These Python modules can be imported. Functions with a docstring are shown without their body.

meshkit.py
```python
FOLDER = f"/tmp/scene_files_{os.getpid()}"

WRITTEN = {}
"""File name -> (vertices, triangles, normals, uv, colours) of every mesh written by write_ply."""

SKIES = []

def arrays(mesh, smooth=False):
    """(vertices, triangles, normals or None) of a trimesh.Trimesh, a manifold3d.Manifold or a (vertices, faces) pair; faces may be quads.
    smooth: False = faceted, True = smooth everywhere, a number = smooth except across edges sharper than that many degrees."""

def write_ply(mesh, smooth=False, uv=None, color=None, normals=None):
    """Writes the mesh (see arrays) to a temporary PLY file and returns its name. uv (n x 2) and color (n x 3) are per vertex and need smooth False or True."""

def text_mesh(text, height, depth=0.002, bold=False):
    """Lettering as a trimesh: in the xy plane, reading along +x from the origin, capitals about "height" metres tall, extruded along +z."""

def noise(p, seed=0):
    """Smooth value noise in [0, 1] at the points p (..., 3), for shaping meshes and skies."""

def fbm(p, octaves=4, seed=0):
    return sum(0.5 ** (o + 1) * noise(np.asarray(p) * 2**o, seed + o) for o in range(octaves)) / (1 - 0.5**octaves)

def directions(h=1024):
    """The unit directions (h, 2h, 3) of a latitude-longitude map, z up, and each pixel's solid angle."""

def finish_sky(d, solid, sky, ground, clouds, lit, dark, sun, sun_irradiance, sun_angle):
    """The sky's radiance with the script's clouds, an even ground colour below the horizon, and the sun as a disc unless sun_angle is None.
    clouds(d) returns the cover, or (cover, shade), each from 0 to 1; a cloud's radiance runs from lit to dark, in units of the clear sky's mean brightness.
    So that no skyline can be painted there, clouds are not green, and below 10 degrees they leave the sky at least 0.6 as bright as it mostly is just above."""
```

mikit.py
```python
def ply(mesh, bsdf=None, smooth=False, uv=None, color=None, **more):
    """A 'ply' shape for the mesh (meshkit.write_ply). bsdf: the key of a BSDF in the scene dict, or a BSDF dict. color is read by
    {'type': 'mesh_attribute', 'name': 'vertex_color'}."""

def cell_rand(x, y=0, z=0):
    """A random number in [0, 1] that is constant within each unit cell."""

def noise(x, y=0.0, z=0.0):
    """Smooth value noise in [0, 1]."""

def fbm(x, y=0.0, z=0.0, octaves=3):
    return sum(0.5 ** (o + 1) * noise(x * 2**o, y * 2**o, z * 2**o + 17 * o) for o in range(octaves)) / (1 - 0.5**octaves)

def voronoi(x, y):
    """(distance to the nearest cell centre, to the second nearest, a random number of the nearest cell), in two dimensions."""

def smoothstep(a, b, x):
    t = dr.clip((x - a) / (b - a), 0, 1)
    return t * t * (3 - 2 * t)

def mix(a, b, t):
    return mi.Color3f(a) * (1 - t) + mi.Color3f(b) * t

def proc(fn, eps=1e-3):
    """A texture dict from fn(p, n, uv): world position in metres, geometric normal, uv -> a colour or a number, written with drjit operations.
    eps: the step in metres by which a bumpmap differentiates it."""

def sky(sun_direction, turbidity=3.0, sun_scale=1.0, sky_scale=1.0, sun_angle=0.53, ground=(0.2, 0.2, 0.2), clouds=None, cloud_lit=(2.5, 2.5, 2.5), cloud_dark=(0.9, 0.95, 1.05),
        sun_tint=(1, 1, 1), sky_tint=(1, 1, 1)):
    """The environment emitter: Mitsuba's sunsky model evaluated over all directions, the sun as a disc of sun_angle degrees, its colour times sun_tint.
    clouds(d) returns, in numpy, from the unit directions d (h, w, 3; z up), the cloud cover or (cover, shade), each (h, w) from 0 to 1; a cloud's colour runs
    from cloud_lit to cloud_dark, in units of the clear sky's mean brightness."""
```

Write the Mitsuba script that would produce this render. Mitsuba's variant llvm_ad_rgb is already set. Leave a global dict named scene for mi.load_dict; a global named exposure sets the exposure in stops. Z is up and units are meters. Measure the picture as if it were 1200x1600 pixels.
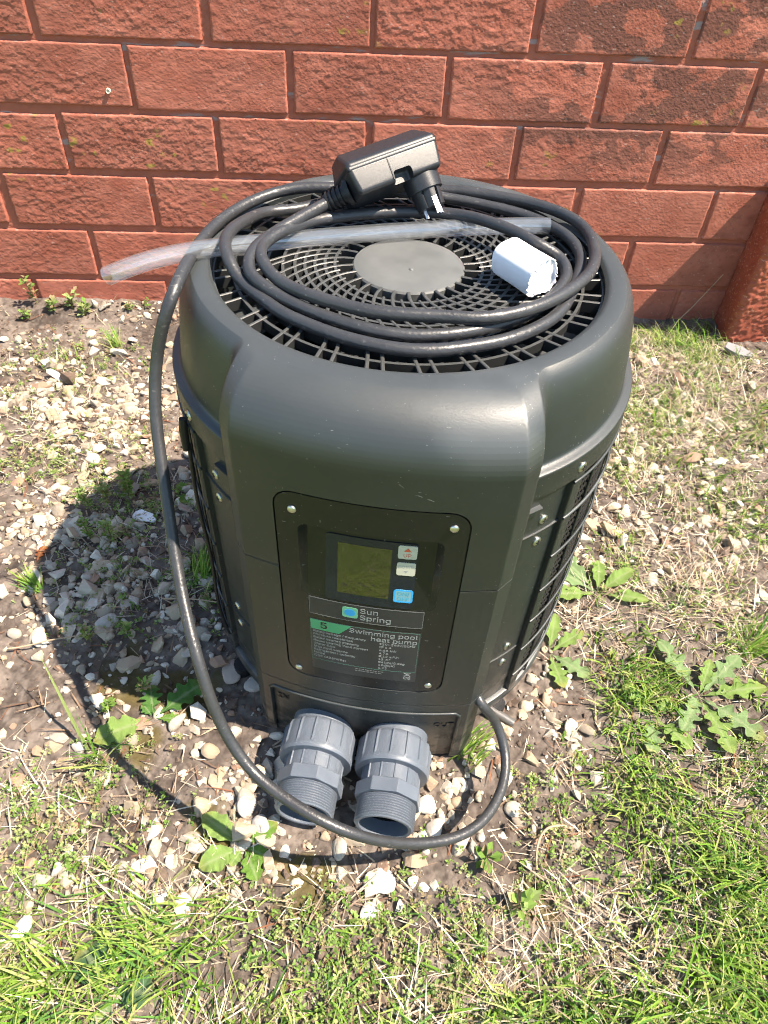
import math
import numpy as np, trimesh, manifold3d as m3, shapely
from shapely.geometry import Polygon, box as sbox
import drjit as dr
import mitsuba as mi
import mikit, meshkit
from mikit import proc, noise, fbm, voronoi, smoothstep, mix, cell_rand
from meshkit import text_mesh

T = mi.ScalarTransform4f
rng = np.random.default_rng(7)
scene, labels = {'type': 'scene'}, {}

# ---------------------------------------------------------------- camera, sky, exposure
scene['camera'] = {'type': 'perspective', 'fov': 56.143, 'fov_axis': 'x', 'near_clip': 0.02, 'far_clip': 400.0,
    'to_world': T().look_at(origin=[0.0, -1.53644, 0.89719], target=[0.059632, -0.845915, 0.176338], up=[0.001463, 0.722075, 0.691814])}
SUN = (0.50, -0.15, 0.86)
def cloud_cover(d):
    n = meshkit.fbm(d * np.array([2.2, 2.2, 4.0]) + 3.1, 4, 5)
    c = np.clip((n - 0.5) / 0.14, 0, 1) * 0.3
    return c, np.clip((n - 0.62) / 0.2, 0, 1) * 0.6
scene['sky'] = mikit.sky(SUN, turbidity=3.0, ground=(0.16, 0.17, 0.09), clouds=cloud_cover, sun_tint=(0.97, 1.0, 1.07), sky_tint=(1.04, 1.0, 0.91))
exposure = 3.2

# ---------------------------------------------------------------- helpers
def number(key):
    if key not in scene and key not in labels: return key
    k = 1
    while f'{key}_{k:03d}' in scene or f'{key}_{k:03d}' in labels: k += 1
    return f'{key}_{k:03d}'
def add(key, mesh, bsdf, smooth=False, color=None, label=None, cat=None, group=None, kind=None, exact=False):
    key = key if exact else number(key)
    scene[key] = mikit.ply(mesh, bsdf, smooth=smooth, color=color)
    tag(key, label, cat, group, kind)
    return key
def tag(key, label=None, cat=None, group=None, kind=None):
    d = {k: v for k, v in (('label', label), ('category', cat), ('group', group), ('kind', kind)) if v}
    if d: labels[key] = d
def thing(name, label, cat, group=None):
    key = number(name); tag(key, label, cat, group); return key
def cat_meshes(ms):
    vs, fs, o = [], [], 0
    for m in ms:
        v, f = (np.asarray(m[0]), np.asarray(m[1])) if isinstance(m, tuple) else (np.asarray(m.vertices), np.asarray(m.faces))
        vs.append(v); fs.append(f + o); o += len(v)
    return np.vstack(vs), np.vstack(fs)
def tm(man):
    m = man.to_mesh(); return trimesh.Trimesh(m.vert_properties[:, :3], m.tri_verts, process=False)
def xsec(poly): return m3.CrossSection([np.asarray(shapely.geometry.polygon.orient(poly).exterior.coords)[:-1]])
def man(t):
    return m3.Manifold(m3.Mesh(np.asarray(t.vertices, np.float32), np.asarray(t.faces, np.uint32)))
def grid_faces(nu, nv, wrap=False):
    i, j = np.meshgrid(np.arange(nu - 1), np.arange(nv if wrap else nv - 1), indexing='ij')
    a = i * nv + j; b = i * nv + (j + 1) % nv; c = (i + 1) * nv + (j + 1) % nv; d = (i + 1) * nv + j
    q = np.stack([a, b, c, d], -1).reshape(-1, 4)
    return np.vstack([q[:, [0, 1, 2]], q[:, [0, 2, 3]]])
def spline(pts, n):
    from scipy.interpolate import CubicSpline
    p = np.asarray(pts, float); s = np.r_[0, np.cumsum(np.linalg.norm(np.diff(p, axis=0), axis=1) ** 0.5)]
    return CubicSpline(s, p)(np.linspace(0, s[-1], n))
def sweep(path, r, sides=14, caps=True, r_fn=None):
    p = np.asarray(path, float); n = len(p)
    t = np.gradient(p, axis=0); t /= np.linalg.norm(t, axis=1, keepdims=True)
    a = np.cross(t[0], [0, 0, 1] if abs(t[0][2]) < 0.9 else [1, 0, 0]); a /= np.linalg.norm(a)
    A = [a]
    for i in range(1, n):
        a = A[-1] - t[i] * (A[-1] @ t[i]); A.append(a / np.linalg.norm(a))
    A = np.array(A); Bn = np.cross(t, A); ang = np.arange(sides) * 2 * np.pi / sides
    rr = np.broadcast_to(r, (n,))
    v = p[:, None] + rr[:, None, None] * (np.cos(ang)[None, :, None] * A[:, None] + np.sin(ang)[None, :, None] * Bn[:, None])
    f = grid_faces(n, sides, True); v = v.reshape(-1, 3)
    if caps:
        v = np.vstack([v, p[0], p[-1]]); k = np.arange(sides)
        f = np.vstack([f, np.stack([np.full(sides, n * sides), (k + 1) % sides, k], 1), np.stack([np.full(sides, n * sides + 1), (n - 1) * sides + k, (n - 1) * sides + (k + 1) % sides], 1)])
    return v, f
def lathe(profile, n=96, a0=0.0, a1=2 * np.pi):
    """profile (r, z) outline, turned about z; wraps when a full turn"""
    pr = np.asarray(profile, float); full = abs(a1 - a0 - 2 * np.pi) < 1e-6
    th = np.linspace(a0, a1, n, endpoint=not full)
    v = np.stack([pr[:, None, 0] * np.cos(th), pr[:, None, 0] * np.sin(th), np.broadcast_to(pr[:, None, 1], (len(pr), n))], -1).reshape(-1, 3)
    f = grid_faces(len(pr), n, full)
    return v, f[:, ::-1] if False else f
def boxm(x0, x1, y0, y1, z0, z1):
    v = np.array([[x, y, z] for x in (x0, x1) for y in (y0, y1) for z in (z0, z1)], float)
    f = np.array([[0, 1, 3], [0, 3, 2], [4, 6, 7], [4, 7, 5], [0, 4, 5], [0, 5, 1], [2, 3, 7], [2, 7, 6], [0, 2, 6], [0, 6, 4], [1, 5, 7], [1, 7, 3]])
    return v, f
def rrect(x0, x1, z0, z1, r, k=6):
    return sbox(x0 + r, z0 + r, x1 - r, z1 - r).buffer(r, quad_segs=k)
def ss(a, b, x):
    t = np.clip((x - a) / (b - a), 0, 1); return t * t * (3 - 2 * t)

# ---------------------------------------------------------------- materials
def rgb(*c): return {'type': 'rgb', 'value': list(c)}
def bsdf(key, d, two=True):
    scene[key] = {'type': 'twosided', 'b': d} if two else d
def paint_red(p, dark, rough_mix):
    big = fbm(p.x * 3 + 3, p.y * 3, p.z * 3 + 7, 3)
    mid = fbm(p.x * 22, p.y * 22, p.z * 22 + 2, 4)
    fine = fbm(p.x * 120, p.y * 120, p.z * 120, 3)
    c = mix((0.325, 0.104, 0.069), (0.420, 0.152, 0.106), smoothstep(0.3, 0.7, mid * 0.6 + big * 0.4))
    c = mix(c, (0.23, 0.068, 0.042), smoothstep(0.5, 0.75, fine) * 0.4)
    row = dr.floor((p.z - 0.5267) / 0.11666); off = dr.select(dr.abs(row - 2 * dr.floor(row / 2)) > 0.5, -0.393, -0.542)
    c = c * (0.86 + 0.26 * cell_rand(dr.floor((p.x - off) / 0.3), row, 4))
    # weathered bare patches towards the right of the wall and along upper edges
    w = smoothstep(0.2, 0.45, p.x) * (1 - smoothstep(0.92, 1.0, p.x)) * smoothstep(0.28, 0.40, p.z)
    worn = smoothstep(0.48, 0.53, fbm(p.x * 15 + 1.7, 0.5, p.z * 17, 5)) * (0.18 + 0.75 * w)
    c = mix(c, (0.135, 0.062, 0.048), worn * 0.85)
    lich = smoothstep(0.66, 0.74, fbm(p.x * 45, 2.5, p.z * 45, 3)) * smoothstep(0.52, 0.66, fbm(p.x * 6 + 8, 1.5, p.z * 6, 3))
    c = mix(c, (0.30, 0.23, 0.05), lich * 0.8)
    spk = smoothstep(0.80, 0.86, noise(p.x * 230, p.y * 230, p.z * 230))
    return mix(c, (0.42, 0.33, 0.29), spk * 0.35)
bsdf('m_brick', {'type': 'bumpmap', 'arbitrary': proc(lambda p, n, uv: fbm(p.x * 260, p.y * 260, p.z * 260, 3), 6e-4), 'scale': 0.0011,
    'nested': {'type': 'principled', 'base_color': proc(lambda p, n, uv: paint_red(p, 0, 0)), 'roughness': 0.7, 'specular': 0.2}})
def mortar_col(p, n, uv):
    c = mix((0.285, 0.088, 0.056), (0.37, 0.128, 0.084), fbm(p.x * 40, p.y * 40, p.z * 40, 3))
    bare = smoothstep(0.60, 0.70, fbm(p.x * 14 + 5, 0.3, p.z * 60, 4)) * smoothstep(0.15, 0.35, p.z)
    return mix(c, (0.27, 0.25, 0.26), bare * 0.8)
bsdf('m_mortar', {'type': 'bumpmap', 'arbitrary': proc(lambda p, n, uv: fbm(p.x * 150, p.y * 150, p.z * 150, 3), 1e-3), 'scale': 0.0025,
    'nested': {'type': 'principled', 'base_color': proc(mortar_col), 'roughness': 0.7, 'specular': 0.3}})
bsdf('m_render', {'type': 'principled', 'base_color': proc(lambda p, n, uv: mix(mix((0.24, 0.055, 0.030), (0.34, 0.095, 0.055), fbm(p.x * 90, p.y * 90, p.z * 90, 3)), (0.45, 0.22, 0.14), smoothstep(0.64, 0.8, fbm(p.x * 210 + 3, p.y * 210, p.z * 210, 2)) * 0.7)), 'roughness': 0.5, 'specular': 0.4})

def soil_col(p, n, uv):
    a = fbm(p.x * 14, p.y * 14, 0.5, 4); b = fbm(p.x * 90, p.y * 90, 1.5, 3)
    c = mix((0.058, 0.045, 0.038), (0.195, 0.163, 0.139), smoothstep(0.3, 0.7, a * 0.5 + b * 0.5))
    # damp mossy stains
    mo = mi.Float(0)
    for x, y, r in ((-0.214, -1.02, 0.06), (-0.153, -1.215, 0.05), (-0.30, -0.99, 0.06), (-0.04, -1.27, 0.05), (-0.26, -1.10, 0.04), (0.22, -1.30, 0.04)):
        d = dr.sqrt(dr.square(p.x - x) + dr.square(p.y - y)) / r
        mo = dr.maximum(mo, 1 - smoothstep(0.4, 1.0, d + 1.3 * (fbm(p.x * 40, p.y * 40, 3.0, 3) - 0.5)))
    c = mix(c, (0.085, 0.068, 0.018), mo * 0.75)
    lawn = smoothstep(-1.55, -1.9, p.y + 0.3 * (fbm(p.x * 5, p.y * 5, 9.0, 3) - 0.5)) + smoothstep(1.25, 1.6, p.x) + smoothstep(-1.15, -1.5, p.x)
    g = mix((0.07, 0.11, 0.022), (0.16, 0.20, 0.06), fbm(p.x * 9, p.y * 9, 4.0, 4))
    return mix(c, g, dr.clip(lawn, 0, 1))
bsdf('m_soil', {'type': 'bumpmap', 'arbitrary': proc(lambda p, n, uv: fbm(p.x * 200, p.y * 200, p.z * 200, 4), 8e-4), 'scale': 0.004,
    'nested': {'type': 'principled', 'base_color': proc(soil_col), 'roughness': 0.95, 'specular': 0.15}})
bsdf('m_slate', {'type': 'principled', 'base_color': rgb(0.22, 0.21, 0.22), 'roughness': 0.6, 'specular': 0.3})
bsdf('m_stem', {'type': 'principled', 'base_color': rgb(0.16, 0.15, 0.06), 'roughness': 0.6})
bsdf('m_twig', {'type': 'principled', 'base_color': rgb(0.36, 0.27, 0.18), 'roughness': 0.8})
VC = {'type': 'mesh_attribute', 'name': 'vertex_color'}
bsdf('m_stone', {'type': 'bumpmap', 'arbitrary': proc(lambda p, n, uv: fbm(p.x * 300, p.y * 300, p.z * 300, 3), 6e-4), 'scale': 0.0012,
    'nested': {'type': 'principled', 'base_color': VC, 'roughness': 0.8, 'specular': 0.3}})
scene['m_leaf'] = {'type': 'principledthin', 'base_color': VC, 'roughness': 0.45, 'diff_trans': 0.7, 'spec_trans': 0.0, 'eta': 1.4}
bsdf('m_dry', {'type': 'principled', 'base_color': VC, 'roughness': 0.75, 'specular': 0.2})

SCRATCH = [(0.0385, -1.1159, 0.5, 0.0513, -1.1179, 0.488), (0.0583, -1.1188, 0.483, 0.0803, -1.1209, 0.474), (0.2234, -1.0318, 0.5, 0.2295, -1.0263, 0.48), (0.2467, -1.0085, 0.485, 0.2493, -1.0054, 0.47), (0.2139, -1.0396, 0.478, 0.2107, -1.0421, 0.465)]
def plastic_col(p, n, uv):
    d = fbm(p.x * 30, p.y * 30, p.z * 30, 4)
    c = mix((0.0065, 0.0098, 0.0104), (0.0108, 0.0150, 0.0160), d)
    sp = smoothstep(0.92, 0.95, noise(p.x * 520, p.y * 520, p.z * 520)) * smoothstep(0.45, 0.6, noise(p.x * 60, p.y * 60, p.z * 60 + 9))
    dust_sheen = smoothstep(0.5, 0.8, fbm(p.x * 8 + 2, p.y * 8, p.z * 8, 4)) * 0.55 * dr.clip(n.z, 0, 1) + 0.22 * dr.clip(n.z, 0, 1)  # dust on up-facing faces, lightened further to paint in the sky sheen
    mud = (1 - smoothstep(0.015, 0.11, p.z + 0.05 * (fbm(p.x * 25, p.y * 25, p.z * 25, 4) - 0.5))) * smoothstep(0.35, 0.65, fbm(p.x * 55, p.y * 55, p.z * 55, 4))
    c = mix(c, (0.13, 0.105, 0.085), mud * 0.55)
    for x0, y0, z0, x1, y1, z1 in SCRATCH:
        dx, dy, dz = x1 - x0, y1 - y0, z1 - z0; L2 = dx * dx + dy * dy + dz * dz
        t = dr.clip(((p.x - x0) * dx + (p.y - y0) * dy + (p.z - z0) * dz) / L2, 0, 1)
        dd = dr.sqrt(dr.square(p.x - x0 - t * dx) + dr.square(p.y - y0 - t * dy) + dr.square(p.z - z0 - t * dz))
        c = mix(c, (0.30, 0.30, 0.29), (1 - smoothstep(0.00025, 0.0006, dd)) * smoothstep(0.4, 0.7, noise(p.x * 200, p.y * 200, p.z * 200)) * 0.4)
    return mix(mix(c, (0.13, 0.14, 0.145), dust_sheen), (0.20, 0.20, 0.19), sp * 0.5)
def plastic_rough(p, n, uv):
    return 0.40 + 0.12 * fbm(p.x * 18, p.y * 18, p.z * 18, 3)
bsdf('m_housing', {'type': 'bumpmap', 'arbitrary': proc(lambda p, n, uv: fbm(p.x * 700, p.y * 700, p.z * 700, 2), 4e-4), 'scale': 0.00010,
    'nested': {'type': 'principled', 'base_color': proc(plastic_col), 'roughness': proc(plastic_rough), 'specular': 0.8}})
bsdf('m_panel', {'type': 'principled', 'base_color': proc(lambda p, n, uv: mix((0.009, 0.010, 0.010), (0.16, 0.16, 0.15), smoothstep(0.93, 0.96, noise(p.x * 380, p.y * 380, p.z * 380)) * 0.6)), 'roughness': 0.33, 'specular': 0.4})
bsdf('m_black', {'type': 'principled', 'base_color': rgb(0.012, 0.012, 0.013), 'roughness': 0.45, 'specular': 0.4})
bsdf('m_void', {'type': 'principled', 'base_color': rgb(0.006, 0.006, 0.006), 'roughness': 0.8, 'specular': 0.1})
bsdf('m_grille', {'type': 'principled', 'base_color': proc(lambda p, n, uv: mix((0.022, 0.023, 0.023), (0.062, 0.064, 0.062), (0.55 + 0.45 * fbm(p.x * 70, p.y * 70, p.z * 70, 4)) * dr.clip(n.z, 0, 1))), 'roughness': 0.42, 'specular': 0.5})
bsdf('m_hub', {'type': 'principled', 'base_color': proc(lambda p, n, uv: mix((0.085, 0.088, 0.086), (0.125, 0.128, 0.125), fbm(p.x * 60, p.y * 60, p.z * 60, 4))), 'roughness': 0.5, 'specular': 0.5})
bsdf('m_fan', {'type': 'principled', 'base_color': rgb(0.05, 0.055, 0.058), 'roughness': 0.4, 'specular': 0.5})
def cord_col(p, n, uv):
    d = fbm(p.x * 60, p.y * 60, p.z * 60, 4)
    sp = smoothstep(0.86, 0.92, noise(p.x * 260, p.y * 260, p.z * 260))
    return mix(mix((0.021, 0.022, 0.025), (0.040, 0.041, 0.044), d), (0.16, 0.15, 0.14), sp * 0.3)
bsdf('m_cord', {'type': 'bumpmap', 'arbitrary': proc(lambda p, n, uv: fbm(p.x * 350, p.y * 350, p.z * 350, 3), 5e-4), 'scale': 0.0004,
    'nested': {'type': 'principled', 'base_color': proc(cord_col), 'roughness': 0.40, 'specular': 0.6}})
bsdf('m_plug', {'type': 'principled', 'base_color': rgb(0.016, 0.017, 0.020), 'roughness': 0.40, 'specular': 0.6})
bsdf('m_metal', {'type': 'roughconductor', 'material': 'Cr', 'alpha': 0.2})
bsdf('m_screw', {'type': 'principled', 'base_color': rgb(0.62, 0.61, 0.58), 'metallic': 1.0, 'roughness': 0.28})
bsdf('m_slot', {'type': 'diffuse', 'reflectance': rgb(0.03, 0.03, 0.03)})
def pvc_col(p, n, uv):
    d = fbm(p.x * 50, p.y * 50, p.z * 50, 4)
    return mix((0.084, 0.100, 0.126), (0.116, 0.135, 0.164), d)
bsdf('m_pvc', {'type': 'principled', 'base_color': proc(pvc_col), 'roughness': 0.42, 'specular': 0.5})
scene['m_clear'] = {'type': 'blendbsdf', 'weight': 0.045, 'a': {'type': 'thindielectric', 'int_ior': 1.55}, 'b': {'type': 'twosided', 'x': {'type': 'diffuse', 'reflectance': rgb(0.86, 0.89, 0.91)}}}
bsdf('m_white', {'type': 'principled', 'base_color': rgb(0.80, 0.79, 0.80), 'roughness': 0.55, 'specular': 0.4})
bsdf('m_paper', {'type': 'principled', 'base_color': rgb(0.78, 0.77, 0.80), 'roughness': 0.8, 'specular': 0.2})
bsdf('m_bezel', {'type': 'bumpmap', 'arbitrary': proc(lambda p, n, uv: fbm(p.x * 160 + 2 * noise(p.z * 90), p.y * 60, p.z * 120, 2), 5e-4), 'scale': 0.0007,
    'nested': {'type': 'principled', 'base_color': rgb(0.008, 0.011, 0.022), 'roughness': 0.12, 'specular': 0.5}})
bsdf('m_lcd', {'type': 'bumpmap', 'arbitrary': proc(lambda p, n, uv: fbm(p.x * 160 + 2 * noise(p.z * 90), p.y * 60, p.z * 120, 2), 5e-4), 'scale': 0.0012,
    'nested': {'type': 'principled', 'base_color': rgb(0.020, 0.021, 0.004), 'roughness': 0.03, 'specular': 1.0, 'clearcoat': 1.0, 'clearcoat_gloss': 1.0}})
for k, c in dict(m_green=(0.06, 0.30, 0.14), m_mint=(0.16, 0.42, 0.26), m_blue=(0.03, 0.30, 0.62), m_button=(0.46, 0.45, 0.36), m_button_blue=(0.17, 0.32, 0.37), m_print=(0.26, 0.275, 0.275), m_print_dim=(0.14, 0.15, 0.15), m_teal=(0.05, 0.13, 0.10), m_red=(0.55, 0.10, 0.05), m_ink=(0.01, 0.012, 0.012), m_cream=(0.62, 0.62, 0.50), m_cyan=(0.02, 0.28, 0.42), m_strip=(0.03, 0.03, 0.031)).items():
    bsdf(k, {'type': 'principled', 'base_color': rgb(*c), 'roughness': 0.4, 'specular': 0.4})

# ---------------------------------------------------------------- ground
def gh(x, y):
    """height of the soil surface"""
    x, y = np.asarray(x, float), np.asarray(y, float)
    P = np.stack([x, y, x * 0], -1)
    h = 0.016 * (meshkit.fbm(P * 6 + 2.2, 3, 11) - 0.5) + 0.012 * (meshkit.fbm(P * 24, 3, 12) - 0.5)
    r = np.hypot(x - 0.069, y + 0.854)
    h = h * (0.35 + 0.65 * ss(0.24, 0.42, r)) - 0.003
    h = h + 0.012 * ss(-0.10, -0.01, y) * (x < 0.6) - 0.02 * ss(-0.25, -0.02, y) * ss(0.45, 0.8, x)
    return h
def axis(fine0, fine1, step, far0, far1):
    mid = np.arange(fine0, fine1 + 1e-9, step)
    up, s, x = [], step, fine1
    while x < far1: s *= 1.22; x = min(x + s, far1); up.append(x)
    dn, s, x = [], step, fine0
    while x > far0: s *= 1.22; x = max(x - s, far0); dn.append(x)
    return np.r_[dn[::-1], mid, up]
gx, gy = axis(-1.15, 1.3, 0.0065, -90, 90), axis(-1.6, 0.05, 0.0065, -90, 60)
X, Y = np.meshgrid(gx, gy, indexing='ij')
Pg = np.stack([X, Y, X * 0], -1)
Z = gh(X, Y)
near = (np.abs(X - 0.1) < 1.5) & (Y > -1.8)
Z = Z + np.where(near, 0.0075 * (meshkit.fbm(Pg * 75, 3, 31) - 0.5), 0)
add('ground', (np.stack([X, Y, Z], -1).reshape(-1, 3), grid_faces(len(gx), len(gy))), 'm_soil', smooth=True, label='brown soil of the garden bed in front of the wall', cat='soil', kind='structure')

# where things grow and lie: rows from y = -1.5 upwards, columns from x = -1.1, cells of 5 cm
DENS = {
    'g': '5555555555555555555555555555555555555555555555555|5555555555555555555555555555551055555555555555555|5555555555555554643243122456598555555555555555555|5555555555555557757512222100148725555555555555555|5555555555555514466411111000038955555555555555555|5555555555555512320000000000037972555555555555555|5555555555555500000000000000147764555555555555555|5555555555555000000000000000145345055555555555555|5555555555555000000000000200016222055555555555555|5555555555550000000000000000008701205555555555555|5555555555550000000000000000005812205555555555555|5555555555550000000000000000003513610555555555555|5555555555500000000000000000001133210555555555555|5555555555500000013000000000000123320055555555555|5555555555500000033000000000001321111055555555555|5555555555000000010000000000001331123255555555555|5555555555000000000000000000000121233405555555555|5555555555000000000000000000000011233315555555555|5555555550000220000000000000000123223310555555555|5555555550000000000000000000000123322210555555555|5555555550000000000000000000000023322242055555555|5555555500000000000000000000000011234356055555555|5555555500000000000000000000000001344436305555555|5555555500000000000000000000000001234443305555555|5555555000020000000000000000000000233332100555555|5555555000130000000000000000000000122344200555555|5555555000000000000000000000000000011355420055555|5555550000000000000000000000000000245653210055555|5555550000000000000000000000000000246775310005555|5555500000000000000000000000000000001221100005555|5555500000000000000000000000000000000000000005555',
    's': '5555555555555555555555555555555555555555555555555|5555555555555555555555555555550055555555555555555|5555555555555550244421455312333155555555555555555|5555555555555552420001134455655415555555555555555|5555555555555514444434431145545425555555555555555|5555555555555523344321000022123320555555555555555|5555555555555534442100000003313442555555555555555|5555555555555234332210000002402442055555555555555|5555555555555112211000000001201221055555555555555|5555555555550000000000000000000001005555555555555|5555555555550000000000000000011113415555555555555|5555555555550000000000000000245424530555555555555|5555555555500011110000000000245557641555555555555|5555555555500112211000000000023357763155555555555|5555555555500122221000000000001356653155555555555|5555555555001122221000000000000245653155555555555|5555555555001122211000000000000123442105555555555|5555555555011122210000000000001234433115555555555|5555555550112211110000000000001234554310555555555|5555555551122221100000000000001245555421555555555|5555555551222221000000000000001234566542155555555|5555555511222211000000000000001134577753155555555|5555555511222211000000000000000123577765315555555|5555555511222110000000000000000113567775315555555|5555555011111110000000000000000012456765421555555|5555555011111100000000000000000013566665421555555|5555555001110000000000000000000013566654321055555|5555550000000000000000000000000012456553211055555|5555550000000000000000000000000001233332110005555|5555500000000000000000000000000000011111110005555|5555500000000000000000000000000000000000000005555',
    'm': '3333333333333333333333333333333333333333333333333|3333333333333333333333333333330033333333333333333|3333333333333330000002565763630033333333333333333|3333333333333330000014778734400003333333333333333|3333333333333301103435444316720003333333333333333|3333333333333325300000001107410000333333333333333|3333333333333325532000000004410000333333333333333|3333333333333145520000000003200020033333333333333|3333333333333001320000000000000032033333333333333|3333333333330000000000000000000001003333333333333|3333333333330000000000000000000000003333333333333|3333333333330011100000000000000000000333333333333|3333333333300023201000000000000000000333333333333|3333333333300122105000000000003200000033333333333|3333333333300022005000000000004400000033333333333|3333333333000011102000000000000000000033333333333|3333333333000055301000000000000000000003333333333|3333333333010345610000000000000000000003333333333|3333333330122411000000000000000002000000333333333|3333333330433132000000000000000003200000333333333|3333333331222232000000000000000002200000033333333|3333333300110221000000000000000001100000033333333|3333333301111110000000000000000014420000003333333|3333333311111000000000000000000002320000003333333|3333333011111100000000000000000000000000000333333|3333333011222110000000000000000000010000000333333|3333333012222110000000000000000000032000000033333|3333330001111000000000000000000000001000000033333|3333330000000000000000000000000000000000000003333|3333300000000000000000000000000000000000000003333|3333300000000000000000000000000000000000000003333',
    'r': '2222222222222222222222222222222222222222222222222|2222222222222222222222222222220022222222222222222|2222222222222220000000000000000022222222222222222|2222222222222220100000000000000002222222222222222|2222222222222202100001110000000002222222222222222|2222222222222200465136671001000000222222222222222|2222222222222201453374015621000000222222222222222|2222222222222012100375148961200000022222222222222|2222222222222245413431256751200000022222222222222|2222222222220002565322332226510000002222222222222|2222222222220124676434443324410000002222222222222|2222222222222356765344544432110000000222222222222|2222222222213678886445555432210000110222222222222|2222222222235678876455555443233011341022222222222|2222222222367887764455555443245134442022222222222|2222222223578887533455555443224246664122222222222|2222222223578876423445555443212555654202222222222|2222222223467765323444444433212675332102222222222|2222222222344442123344444332212676222100222222222|2222222221122322122333333322111466344321222222222|2222222221234543212223332221110244244431022222222|2222222201356654211222222211100013333331022222222|2222222212466664211111211111100013442221002222222|2222222213456654211111111111000012442232102222222|2222222012455542100011111100000001222233210222222|2222222012334321100000000000000012442133210222222|2222222012222211000000000000000013554212110022222|2222220012111100000000000000000001333100000022222|2222220000000000000000000000000000000000000002222|2222200000001222100000000000000000000000000002222|2222200000012332100000000000000000000000000002222',
}
D = {k: np.array([[int(c) for c in row] for row in v.split('|')], float) for k, v in DENS.items()}
def dens(k, x, y):
    from scipy.ndimage import map_coordinates
    return map_coordinates(D[k], [(np.asarray(y) + 1.5) / 0.05, (np.asarray(x) + 1.1) / 0.05], order=1, mode='nearest') / 9.0
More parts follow.
